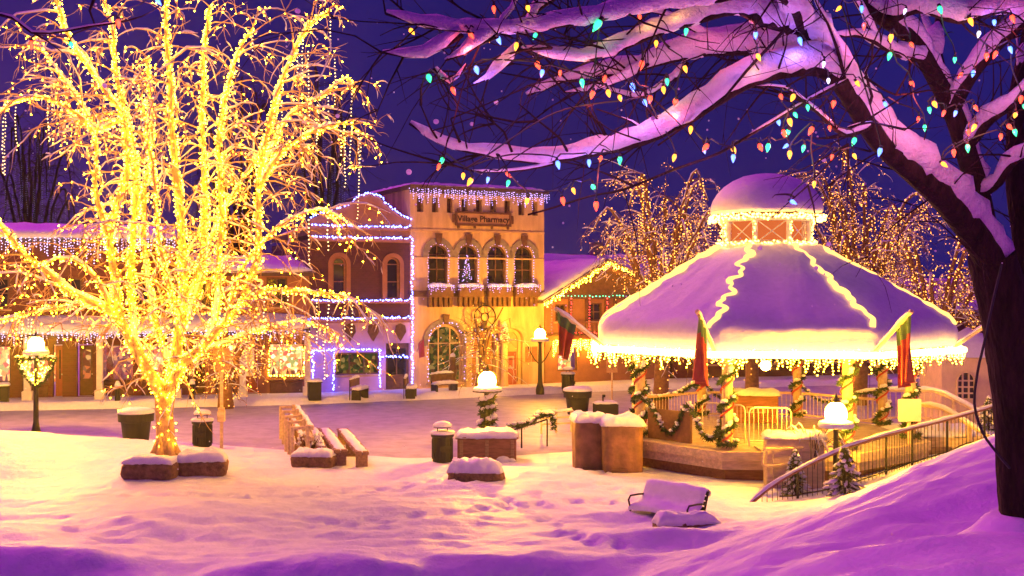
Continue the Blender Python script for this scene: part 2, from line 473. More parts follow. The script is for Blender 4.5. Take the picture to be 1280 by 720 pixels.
# ------------------------------------------------------------------ helpers for snow lying on things, light strings, garlands
def snow_slab(m, x0, x1, y0, y1, z, h, nx=8, ny=6, over=.03, seed=0.0, M_=None):
    if (x1 - x0) < 4: nx, ny = nx * 2, ny * 2
    """a pillow of snow on a flat top"""
    x0 -= over; x1 += over; y0 -= over; y1 += over
    o = len(m.v)
    for j in range(ny + 1):
        for i in range(nx + 1):
            u = 2 * i / nx - 1; v = 2 * j / ny - 1
            e = max(0, 1 - abs(u) ** 5) ** .5 * max(0, 1 - abs(v) ** 5) ** .5
            x = lerp(x0, x1, i / nx); y = lerp(y0, y1, j / ny)
            jx = .035 * n2(x, y, 4, seed) + .02 * n2(x, y, 11, seed)
            p = V((x + jx, y + jx, z - .02 + (h + .02) * e * (1 + .5 * n2(x, y, 2.2, seed + 3) + .35 * n2(x, y, 7, seed + 8)) - (.05 * abs(n2(x, y, 6, seed + 1)) if e < .3 else 0)))
            m.v.append(tuple(M_ @ p if M_ is not None else p))
    for j in range(ny):
        for i in range(nx):
            a = o + j * (nx + 1) + i; m.f.append((a, a + 1, a + nx + 2, a + nx + 1))
    # closed underside
    ring = [o + i for i in range(nx + 1)] + [o + j * (nx + 1) + nx for j in range(1, ny + 1)] + [o + ny * (nx + 1) + i for i in range(nx - 1, -1, -1)] + [o + j * (nx + 1) for j in range(ny - 1, 0, -1)]
    m.f.append(tuple(reversed(ring)))
    return m

def path_points(pts, spacing):
    pts = [V(p) for p in pts]; out = []; carry = 0.0
    for a, b in zip(pts, pts[1:]):
        l = (b - a).length; t = carry
        while t < l:
            out.append(a.lerp(b, t / l)); t += spacing
        carry = t - l
    return out

def light_string(label, cat, group, paths, spacing, r, em, jit=.02, drops=None, name='light_string', wire_r=.006, seed=1):
    """a string of small bulbs: wire and bulbs are its parts. drops = (min, max, step): icicles hanging below every bulb point"""
    R = random.Random(seed)
    org = V(paths[0][0]); root = thing(name, label, cat, org, 0, group)
    wm, bm = MB(), MB()
    for pth in paths:
        wm.tube(pth, wire_r, 4)
        for i, p in enumerate(path_points(pth, spacing)):
            q = p + V((R.gauss(0, jit), R.gauss(0, jit), R.gauss(0, jit)))
            if drops:
                ln = R.choice([.35, .6, 1.0, .75, .5]) * R.uniform(drops[0], drops[1])
                k = 0.0
                if ln > drops[2] * 1.5: wm.tube([p, p - UP * ln], wire_r * .7, 3)
                while k <= ln:
                    bm.octa((q.x + R.gauss(0, jit * .5), q.y + R.gauss(0, jit * .5), q.z - k), r * R.uniform(.8, 1.2)); k += drops[2] * R.uniform(.8, 1.2)
            else:
                bm.octa(q, r * R.uniform(.8, 1.25))
    wm.build('wire', M['wire'], root, org)
    b = bm.build('bulbs', em, root, org, kind='stuff')
    return root

def garland_mesh(mn, ms, pts, r, R, density=26, snow=.35):
    """bristly evergreen rope along pts: needle blades into mn, lumps of snow into ms"""
    for p in path_points(pts, 1.0 / density):
        for k in range(7):
            d = V((R.gauss(0, 1), R.gauss(0, 1), R.gauss(0, 1))).normalized()
            a = p + d * r * .15; b = p + d * r * R.uniform(.7, 1.2)
            s = d.orthogonal().normalized() * r * .13
            mn.add([a - s * 1.6, a + s * 1.6, b], [(0, 1, 2)])
        if R.random() < snow:
            ms.ball(p + V((R.gauss(0, r * .3), R.gauss(0, r * .3), r * .55)), r * R.uniform(.3, .55), 6, 4, .7)

def snow_tube(ms, pts, radii, thick, R, n=6, gap=.0, lump=.5, scale=3.0):
    """snow lying along the upper side of a branch"""
    run_p, run_r = [], []
    def flush():
        nonlocal run_p, run_r
        if len(run_p) > 2:
            rr = list(run_r); rr[0] *= .35; rr[-1] *= .3
            o_ = len(ms.v); ms.tube(run_p, rr, n, True)
            for q_ in range(len(rr)):
                for k_ in range(n):
                    i_ = o_ + q_ * n + k_; v_ = V(ms.v[i_]); f_ = 1 + .38 * noise.noise(v_ * (.55 / max(rr[q_], .012))) + .26 * noise.noise(v_ * (1.6 / max(rr[q_], .012)))
                    ms.v[i_] = tuple(run_p[q_] + (v_ - run_p[q_]) * f_)
        run_p, run_r = [], []
    k = len(pts)
    for i in range(k):
        t = (pts[min(i + 1, k - 1)] - pts[max(i - 1, 0)]).normalized()
        side = UP - t * t.z
        fl = side.length
        th = (thick[i] if hasattr(thick, '__len__') else thick) * (1 + lump * 1.6 * noise.noise(pts[i] * scale)) * (.35 + .65 * fl)
        if fl < .28 or R.random() < gap or th < .004: flush(); continue
        run_p.append(pts[i] + side.normalized() * (radii[i] * .55 + th * .42)); run_r.append(radii[i] * .55 + th * .62)
    flush()

def spline(pts, step):
    """Catmull-Rom through the points, resampled about every step metres"""
    pts = [V(p) for p in pts]; out = []
    P = [pts[0] * 2 - pts[1]] + pts + [pts[-1] * 2 - pts[-2]]
    for i in range(1, len(P) - 2):
        a, b, c, d = P[i - 1], P[i], P[i + 1], P[i + 2]
        k = max(1, int((c - b).length / step))
        for j in range(k):
            t = j / k
            out.append(.5 * ((2 * b) + (c - a) * t + (2 * a - 5 * b + 4 * c - d) * t * t + (3 * b - a - 3 * c + d) * t ** 3))
    out.append(pts[-1]); return out

def wiggle(pts, amp, sc, off):
    m_ = len(pts); out = []
    for i, p in enumerate(pts):
        k = amp * min(1, i / 3, (m_ - 1 - i) / 2 + .3)
        out.append(p + V((noise.noise(p * sc + V((off, 0, 0))), noise.noise(p * sc + V((0, off, 5))), noise.noise(p * sc + V((7, 0, off))))) * k)
    return out
class Fac:
    """a straight street front from A to B (plan points); local x runs along it, y goes into the building"""
    def __init__(s, A, B):
        s.A = V((A[0], A[1], 0)); B = V((B[0], B[1], 0)); s.L = (B - s.A).length
        s.u = (B - s.A) / s.L; s.inn = V((-s.u.y, s.u.x, 0)); s.rot = math.atan2(s.u.y, s.u.x)
    def loc(s, px, py, y=0.0):
        A = s.A + s.inn * y; k = (px - 640) / F
        t = (k * A.y - A.x) / (s.u.x - k * s.u.y); d = A.y + t * s.u.y
        return t, HC + (HY - py) / F * d
    def w(s, t, y, z): return s.A + s.u * t + s.inn * y + V((0, 0, z))
    def wp(s, px, py, y=-.08): t, z = s.loc(px, py, y); return s.w(t, y, z)
    def root(s, name, label, cat): return thing(name, label, cat, s.A, s.rot)

def rect(x0, x1, z0, z1): return [(x0, z0), (x1, z0), (x1, z1), (x0, z1)]
def arch(cx, z0, w, h, n=12, k=1.0):
    r = w / 2; zs = z0 + h - r * k
    return [(cx - r, z0), (cx + r, z0)] + [(cx + r * math.cos(PI * i / n), zs + r * k * math.sin(PI * i / n)) for i in range(n + 1)]
def grow(cx, z0, w, h, g): return arch(cx, z0, w + 2 * g, h + g)

def window(parent, cx, z0, w, h, is_arch=True, fm='umber', pane='dark_glass', fw=.09, rec=.18, bars=(1, 2), sill=True, em=None):
    out = arch(cx, z0, w, h) if is_arch else rect(cx - w / 2, cx + w / 2, z0, z0 + h)
    inn = arch(cx, z0 + fw, w - 2 * fw, h - 2 * fw) if is_arch else rect(cx - w / 2 + fw, cx + w / 2 - fw, z0 + fw, z0 + h - fw)
    m = MB(); m.sheet(out, [inn], rec - .12, rec)
    for i in range(1, bars[0] + 1):
        x = cx - w / 2 + w * i / (bars[0] + 1); m.box(x - .025, x + .025, rec - .08, rec - .03, z0 + fw, z0 + h - fw - (.0 if not is_arch else .02))
    for i in range(1, bars[1] + 1):
        z = z0 + (h - (w / 2 if is_arch else 0)) * i / (bars[1] + (0 if is_arch else 1)); m.box(cx - w / 2 + fw, cx + w / 2 - fw, rec - .075, rec - .035, z - .025, z + .025)
    f = m.build('window', M[fm], parent)
    p = MB(); p.sheet(inn, [], rec - .02, rec + .01); p.build('pane', em or M[pane], f)
    if sill:
        s = MB(); s.box(cx - w / 2 - .1, cx + w / 2 + .1, -.12, rec - .122, z0 - .1, z0 - .004, .015); s.build('sill', M['tan_trim'], f)
    return f

def shell(parent, L_, D, H, mt, wall_th=.3, y0=0.0, outline=None, holes=()):
    """front wall with real openings and the three other walls"""
    m = MB(); m.sheet(outline or rect(0, L_, -.4, H), holes, y0, y0 + wall_th)
    m.box(0, wall_th, y0 + wall_th, D, -.4, H); m.box(L_ - wall_th, L_, y0 + wall_th, D, -.4, H); m.box(wall_th, L_ - wall_th, D - wall_th, D, -.4, H)
    return m.build('wall', M[mt], parent)

def inside(parent, holes_boxes, back=1.2):
    m = MB()
    for x0, x1, z0, z1 in holes_boxes:
        m.box(x0 - .3, x1 + .3, back, back + .05, z0 - .2, z1 + .2)
    return m

def text_mesh(txt, size, depth=.02):
    cu = bpy.data.curves.new('lettering', 'FONT'); cu.body = txt; cu.size = size; cu.extrude = depth / 2; cu.offset = size * .018
    cu.align_x = 'CENTER'; cu.align_y = 'CENTER'; cu.resolution_u = 3
    ob = bpy.data.objects.new('lettering', cu); COL.objects.link(ob)
    bpy.context.view_layer.update()
    me = bpy.data.meshes.new_from_object(ob.evaluated_get(bpy.context.evaluated_depsgraph_get()))
    bpy.data.objects.remove(ob); bpy.data.curves.remove(cu)
    m = MB(); m.add([(v.co.x, -v.co.z, v.co.y) for v in me.vertices], [tuple(p.vertices) for p in me.polygons])
    bpy.data.meshes.remove(me); return m

# ================================================================== pharmacy
FP = Fac((-4.7, 51.7), (1.57, 54.83))
H_P = 9.35
rt = FP.root('pharmacy_building', 'tan stucco pharmacy with four tall arched windows and a flat snowy parapet', 'building')
win_px = [547.5, 585, 621, 654.5]
wins = []
for px in win_px:
    s_, zb = FP.loc(px, 354); _, zt = FP.loc(px, 307); wins.append((s_, 4.98, .98, 1.86))
slots = []
for i in range(9):
    s_ = .5 + i * (FP.L - 1.0) / 8; slots.append(rect(s_ - .16, s_ + .16, 8.32, 9.0))
dA, _ = FP.loc(557, 440); dB, _ = FP.loc(604, 440); dC, _ = FP.loc(640, 440)
doors = [(dA, .35, 1.8, 2.75), (dB, .1, 1.25, 2.65), (dC, .1, 1.15, 2.75)]
holes = [arch(*w_) for w_ in wins] + slots + [arch(*d) for d in doors]
shell(rt, FP.L, 9, H_P, 'tan', .35, outline=rect(0, FP.L, -.4, H_P), holes=holes)
m = MB(); m.box(-.12, FP.L + .12, -.32, 9.05, H_P + .004, H_P + .22, .03); m.box(-.05, FP.L + .05, -.16, -.004, H_P - .16, H_P, .02)
rf = m.build('roof', M['brown_roof'], rt)
m = MB(); snow_slab(m, -.12, FP.L + .12, -.32, 9, H_P + .22, .22, 30, 20); m.build('snow_cover', M['snow'], rf)
# slots behind: dark recess
m = MB(); m.box(.3, FP.L - .3, .36, .42, 8.1, 9.2); m.build('vent_recess', M['umber'], rt)
for a_, b_ in ((7.42, 7.54), (6.16, 6.24)):
    m = MB(); m.box(0, FP.L, -.05, -.003, a_, b_, .015); m.build('cornice', M['tan_trim'], rt)
m = MB(); m.box(-.003, FP.L + .003, -.10, -.004, 4.38, 4.66, .015); m.build('band_course', M['umber'], rt)
for (cx, z0, ww, hh) in wins:
    f = window(rt, cx, z0, ww, hh, True, 'umber', 'dark_glass', .08, .22, (1, 2), False)
    a = MB(); a.sheet(grow(cx, z0 + hh - ww / 2 - .1, ww, ww / 2 + .1, .30), [grow(cx, z0 + hh - ww / 2 - .1 - .001, ww, ww / 2 + .1, .02)], -.07, -.003)
    for k in range(9):
        an = PI * k / 8; r0, r1 = ww / 2 + .05, ww / 2 + .28
    a.build('arch_moulding', M['grey_stone'], rt)
    k_ = MB(); k_.sheet([(cx - .11, z0 + hh - .02), (cx + .11, z0 + hh - .02), (cx + .18, z0 + hh + .5), (cx - .18, z0 + hh + .5)], [], -.13, -.072); k_.build('keystone', M['umber'], rt)
    b = MB(); b.box(cx - .62, cx + .62, -.42, -.11, z0 - .62, z0 - .1, .03)
    for q in range(5):
        x = cx - .52 + q * .26; b.sheet([(x - .07, z0 - 1.08), (x + .07, z0 - 1.08), (x + .09, z0 - .63), (x - .09, z0 - .63)], [], -.34 + .0, -.12)
    bx = b.build('window_box', M['umber'], rt)
    s = MB(); snow_slab(s, cx - .62, cx + .62, -.42, -.11, z0 - .1, .12, 8, 4); s.build('snow_cover', M['snow'], bx)
    light_string('white outline lights round the pharmacy arched window %s' % ['next to the gabled shop', 'with a lit tree inside', 'third from the gabled shop', 'next to the cottage'][wins.index((cx, z0, ww, hh))],
                 'string lights', 'outline lights on pharmacy windows',
                 [[FP.w(x, -.06, z) for x, z in (arch(cx, z0, ww + .06, hh + .03)[1:] + [(cx - ww / 2 - .03, z0)])]], .13, .026, E['violet'])
    light_string('white icicle lights on the pharmacy window box %s' % ['next to the gabled shop', 'second from the gabled shop', 'third from the gabled shop', 'next to the cottage'][wins.index((cx, z0, ww, hh))],
                 'icicle lights', 'icicle lights on pharmacy window boxes', [[FP.w(cx - .64, -.46, z0 - .06), FP.w(cx + .64, -.46, z0 - .06)]], .08, .022, E['violet'], .02, (.2, .5, .1), name='icicle_lights', seed=int(cx * 10))
# lit tree seen in the second window
cx, z0, ww, hh = wins[1]
m = MB()
for k in range(40): m.octa((cx + rng.uniform(-.2, .2) * (1 - k / 60), .16 - .002 * k * 0, z0 + .2 + k * .03), .022)
tb = thing('window_tree', 'small lit tree standing in the second arched pharmacy window', 'christmas tree', FP.w(cx, .25, z0), FP.rot)
m2 = MB(); R_ = random.Random(3); n_ = MB()
for k in range(60):
    z = k / 60 * 1.25; r = .26 * (1 - z / 1.35)
    an = R_.uniform(0, 2 * PI); m2.octa((r * math.cos(an), -.13 + .03 * math.sin(an), .12 + z), .024)
m2.build('bulbs', E['violet'], tb, kind='stuff'); n_.lathe([(.24, .1), (.15, .6), (.0, 1.4)], (0, -.07, 0), 10, 1, .15); n_.build('foliage', M['needles'], tb)
# signboard
s_, z_ = FP.loc(603, 274)
sg = thing('shop_sign', 'long framed wooden shop sign with dark lettering high on the tan stucco', 'sign', FP.w(s_, -.05, z_), FP.rot)
m = MB(); m.box(-1.42, 1.42, -.08, 0, -.3, .3, .03); bd = m.build('board', M['sign'], sg)
m = MB(); m.sheet(rect(-1.46, 1.46, -.34, .34), [rect(-1.36, 1.36, -.24, .24)], -.12, -.02)
for x in (-1.3, -.45, .45, 1.3):
    for z in (-.4, .4): m.box(x - .06, x + .06, -.11, -.02, z - .07, z + .07, .02)
for sx in (-1, 1): m.box(sx * 1.53 - .07, sx * 1.53 + .07, -.1, -.02, -.2, .2, .02)
m.build('frame', M['umber'], sg)
text_mesh('Village Pharmacy', .40).build('lettering', M['ink'], sg, origin=(0, .095, .02))
# ground-floor openings
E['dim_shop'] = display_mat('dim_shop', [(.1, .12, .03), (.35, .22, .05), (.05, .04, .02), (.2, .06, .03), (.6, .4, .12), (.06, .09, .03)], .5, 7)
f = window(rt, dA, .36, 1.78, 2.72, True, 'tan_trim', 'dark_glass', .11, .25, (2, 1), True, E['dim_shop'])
f = window(rt, dC, .1, 1.13, 2.73, True, 'tan', 'warm', .16, .3, (0, 0), False, M['tan_trim'])
m = MB(); m.box(dC - .36, dC + .30, .12, .175, .1, 1.72, .01); dd = m.build('door', M['red_door'], rt)
m = MB(); m.sheet(rect(dC - .22, dC + .16, .9, 1.5), [rect(dC - .15, dC + .09, .97, 1.43)], .09, .119); m.ball((dC + .22, .10, .85), .03); m.build('handle', M['steel'], dd)
m = MB(); m.sheet(arch(dB, .1, 1.23, 2.63), [rect(dB - .42, dB + .42, .1, 1.95)], .2, .27); m.build('door_frame', M['wood_red'], rt)
m = MB(); m.sheet(rect(dB - .41, dB + .41, .1, 1.94), [rect(dB - .27, dB + .27, .75, 1.75)], .22, .27); dd = m.build('door', M['wood_red'], rt)
m = MB(); m.box(dB - .27, dB + .27, .24, .25, .75, 1.75); m.build('pane', E['warmwin'], dd)
for (cx, z0, ww, hh), nm in zip(doors, ('shop window', 'door', 'blind arch')):
    a = MB(); a.sheet(grow(cx, z0 + hh - ww / 2 - .1, ww, ww / 2 + .1, .26), [grow(cx, z0 + hh - ww / 2 - .1 - .001, ww, ww / 2 + .1, .02)], -.06, -.003)
    a.build('arch_moulding', M['grey_stone' if nm != 'blind arch' else 'tan_trim'], rt)
    k_ = MB(); k_.sheet([(cx - .1, z0 + hh), (cx + .1, z0 + hh), (cx + .17, z0 + hh + .45), (cx - .17, z0 + hh + .45)], [], -.12, -.062); k_.build('keystone', M['umber' if nm != 'blind arch' else 'tan_trim'], rt)
m = MB(); 
for px in (660, 668): 
    s_, _ = FP.loc(px, 450); m.box(s_ - .16, s_ + .16, -.05, -.003, 1.2, 1.95, .02)
m.build('notice_board', M['wood_red'], rt)
for px in (584, 622):
    m = MB(); s_, _ = FP.loc(px, 450); m.box(s_ - .16, s_ + .16, -.22, -.004, .1, 2.2, .03); m.build('pilaster', M['tan'], rt)
for (cx, z0, ww, hh), lab in zip(doors[:2], ('pharmacy arched shop window', 'pharmacy central door')):
    light_string('white and pink bulbs framing the ' + lab, 'string lights', 'lights round pharmacy doorways',
                 [[FP.w(x, -.10, z) for x, z in (arch(cx, z0, ww + .12, hh + .06)[1:] + [(cx - ww / 2 - .06, z0)])]], .16, .034, E['violet'], .04)
light_string('long white icicle lights along the pharmacy parapet', 'icicle lights', None, [[FP.w(-.1, -.36, H_P - .02), FP.w(FP.L + .1, -.36, H_P - .02)]], .09, .026, E['violet'], .03, (.45, .85, .1), name='icicle_lights', seed=5)
# round wrought sign with its bracket
s_, z_ = FP.loc(600, 396)
sg = thing('round_sign', 'round wrought iron hanging sign ring above the pharmacy door', 'sign', FP.w(s_, -.55, z_), FP.rot)
m = MB(); m.tube([(math.cos(a * PI / 12) * .55, 0, math.sin(a * PI / 12) * .55) for a in range(25)], .035, 5)
for k in range(8): m.tube([(math.cos(k * PI / 4) * .2, 0, math.sin(k * PI / 4) * .2), (math.cos(k * PI / 4) * .55, 0, math.sin(k * PI / 4) * .55)], .018, 4)
m.tube([(math.cos(a * PI / 6) * .2, 0, math.sin(a * PI / 6) * .2) for a in range(13)], .03, 5)
m.build('ring', M['iron'], sg)
m = MB(); m.tube([(-1.0, .5, -.75), (-.3, .1, -.72), (.1, 0, -.6), (.6, 0, -.15), (.95, 0, .45)], .03, 5); m.tube([(0, .5, .7), (0, 0, .62), (0, 0, .5)], .025, 5); m.build('bracket', M['iron'], sg)
def little_tree(root, R, h, r, seed, lights=True):
    R_ = random.Random(seed); mn, ms, mb, mt = MB(), MB(), MB(), MB()
    mt.tube([(0, 0, 0), (0, 0, h * .9)], [.05 * h + .01, .008], 6); mt.build('trunk', M['bark'], root)
    for k in range(int(170)):
        t = R_.random() ** .8; z = h * (.08 + .88 * t); rr = r * (1 - t) ** .85 * R_.uniform(.55, 1.12) + .03
        an = R_.uniform(0, 2 * PI); d = V((math.cos(an), math.sin(an), 0)); e = V((0, 0, z)) + d * rr - UP * rr * R_.uniform(.2, .5); b = V((0, 0, z + .03))
        for q in range(9):
            f_ = R_.uniform(.25, 1); c = b.lerp(e, f_); s2 = V((R_.gauss(0, 1), R_.gauss(0, 1), R_.gauss(0, .7))).normalized() * r * .2
            w2 = d.cross(UP) * r * .035
            mn.add([c - w2, c + w2, c + s2 + d * r * .08], [(0, 1, 2)])
        if R_.random() < .75:
            c = b.lerp(e, R_.uniform(.6, .98)); ms.ball(c + UP * r * .08, r * R_.uniform(.10, .19), 6, 4, .6)
        if lights and R_.random() < .35: mb.octa(e + d * .02, .028)
    mn.build('foliage', M['needles'], root); ms.build('snow_cover', M['twig_snow'], root, smooth_=True)
    if lights: mb.build('bulbs', E['red'], root, kind='stuff')
t_ = thing('christmas_tree', 'small cone tree with red bulbs beside the round pharmacy sign', 'christmas tree', FP.w(FP.loc(625, 445)[0], -.5, 2.2), FP.rot)
little_tree(t_, None, 1.0, .3, 4)
m = MB(); m.lathe([(.2, -2.08), (.17, -1.9), (.15, -.1), (.24, 0)], (0, 0, 0), 10); m.build('pedestal', M['tan'], t_)

# ================================================================== purple shop
FU = Fac((-9, 49.9), (-4.72, 51.7))
rt = FU.root('gabled_shop', 'maroon brick shop with curved baroque gable and pale purple ground floor', 'building')
pts = [(-.0, 7.15), (.35, 7.3), (.9, 7.55), (1.35, 8.15), (1.75, 8.55), (2.2, 8.68), (2.65, 8.55), (3.05, 8.2), (3.5, 7.9), (4.0, 7.55), (4.35, 7.4), (4.52, 7.2), (4.6, 6.9)]
def q2(px, py): return FU.loc(px, py)
Lu = FU.L
zc = q2(460, 300)[1]
gable = [(0, zc), (Lu, zc)] + [(min(Lu, x), z) for x, z in reversed([(Lu * a, b) for a, b in [(.0, zc + .9), (.2, zc + 1.25), (.38, zc + 1.55), (.47, zc + 1.95), (.58, zc + 2.12), (.68, zc + 2.0), (.78, zc + 1.55), (.9, zc + 1.15), (1.0, zc + .95)]])]
zm = q2(460, 400)[1]
ax, az = q2(491, 374); ax2, _ = q2(424, 374)
uw = [(ax, az, .62, q2(491, 322)[1] - az), (ax2, az, .62, q2(491, 322)[1] - az)]
shx0, shz0 = q2(419, 469); shx1, shz1 = q2(474, 440)
drx0, _ = q2(482, 488); drx1, _ = q2(512, 488)
m = MB(); m.sheet(rect(0, Lu, zm, zc), [arch(*a) for a in uw], 0, .3); m.box(0, .3, .3, 9, -.3, zc); m.box(Lu - .3, Lu, .3, 9, -.3, zc); m.build('wall', M['maroon'], rt)
m = MB(); m.sheet(gable, [], 0, .3); m.build('gable', M['ochre'], rt)
m = MB(); m.sheet(rect(0, Lu, -.3, zm), [rect(shx0, shx1, shz0, shz1), rect(drx0, drx1, .1, 2.25)], -.04, .3); m.build('ground_floor_wall', M['lilac'], rt)
for y_, yb, a_, b_ in ((-.22, -.004, zc - .1, zc + .12), (-.14, -.004, zc + .45, zc + .6), (-.26, -.05, zm - .12, zm + .12), (-.18, -.004, zm + .75, zm + .9)):
    m = MB(); m.box(0, Lu, y_, yb, a_, b_, .02); m.build('cornice', M['ochre'], rt)
for (cx, z0, ww, hh) in uw:
    window(rt, cx, z0, ww, hh, True, 'wood_red', 'dark_glass', .07, .18, (0, 2), True)
    a = MB(); a.sheet(grow(cx, z0, ww, hh, .2), [arch(cx, z0 - .001, ww + .02, hh + .01)], -.08, -.003); a.build('arch_moulding', M['ochre'], rt)
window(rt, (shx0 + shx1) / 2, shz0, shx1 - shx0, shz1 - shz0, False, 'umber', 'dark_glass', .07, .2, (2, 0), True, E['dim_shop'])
m = MB(); m.sheet(rect(drx0, drx1, .1, 2.25), [rect(drx0 + .12, drx0 + .55, .8, 2.0), rect(drx1 - .55, drx1 - .12, .8, 2.0)], .15, .25); dd = m.build('door', M['umber'], rt)
m = MB(); m.box(drx0 + .12, drx0 + .55, .2, .21, .8, 2.0); m.box(drx1 - .55, drx1 - .12, .2, .21, .8, 2.0); m.build('pane', M['dark_glass'], dd)
for px in (437, 466, 500):
    s_, z_ = q2(px, 415); m = MB(); m.sheet([(s_ - .22, z_ + .3), (s_ - .26, z_), (s_, z_ - .42), (s_ + .26, z_), (s_ + .22, z_ + .3), (s_, z_ + .4)], [], -.12, -.042); m.build('shield', M['umber'], rt)
m = MB(); sl = math.atan2(1.2, 5)
m.box(0, Lu, .3, 9, zc + .2, zc + .5, .02); rf = m.build('roof', M['brown_roof'], rt)
m = MB(); snow_slab(m, 0, Lu, .3, 9, zc + .5, .25, 12, 12, .02); m.build('snow_cover', M['snow'], rf)
BL = lambda *pp: [FU.wp(x, y, -.30) for x, y in pp]
out_lab = 'blue white lights outlining the '
def ol(lab, paths, **k): light_string(lab, 'string lights', 'blue white outline lights on the gabled shop', paths, k.get('sp', .09), .039, E['blue'], .025)
ol('blue white lights following the curved top of the baroque gable', [[FU.w(x, -.08, z + .05) for x, z in gable[2:]]])
ol('upper straight row of blue white lights across the baroque gable', [[FU.w(0, -.2, zc + .62), FU.w(Lu, -.2, zc + .62)]])
ol('blue white lights along the cornice under the baroque gable', [[FU.w(0, -.27, zc + .1), FU.w(Lu + .05, -.27, zc + .1)]])
ol('blue white lights along the sill line of maroon wall', [[FU.w(0, -.24, zm + .9), FU.w(Lu, -.24, zm + .9)]])
ol('blue white lights along the top edge of the pale ground floor', [[FU.w(-.1, -.32, zm + .1), FU.w(Lu, -.32, zm + .1)]])
ol('vertical blue white lights on the shop corner beside the pharmacy', [[FU.w(Lu + .02, -.32, .2), FU.w(Lu + .02, -.32, zc)]])
ol('blue white lights framing the pale shop window and door', [BL((391, 489), (391, 438), (417, 437), (417, 489)), BL((417, 437), (475, 437), (475, 486)), BL((475, 446), (516, 446))])
ol('short blue white lights over the pale shop entrance by the brick arcade', [BL((380, 455), (391, 438))])
# flag by the pharmacy corner
fl = thing('small_flag', 'small dark red and blue flag on the corner beside pharmacy', 'flag', FU.wp(521, 440, -.2), FU.rot)
m = MB(); m.tube([(0, 0, 0), (.15, -.55, .75)], .02, 5); m.build('pole', M['wood'], fl)
m = MB(); 
for k in range(7): m.v += [(.15 - .02 * k + .03 * math.sin(k), -.55 + .07 * k, .72 - .06 * k), (.2 - .03 * k + .06 * math.sin(k * 1.3), -.55 + .07 * k, -.15 - .03 * k)]
m.f = [(2 * k, 2 * k + 2, 2 * k + 3, 2 * k + 1) for k in range(6)]; m.build('cloth', M['flag_red'], fl)

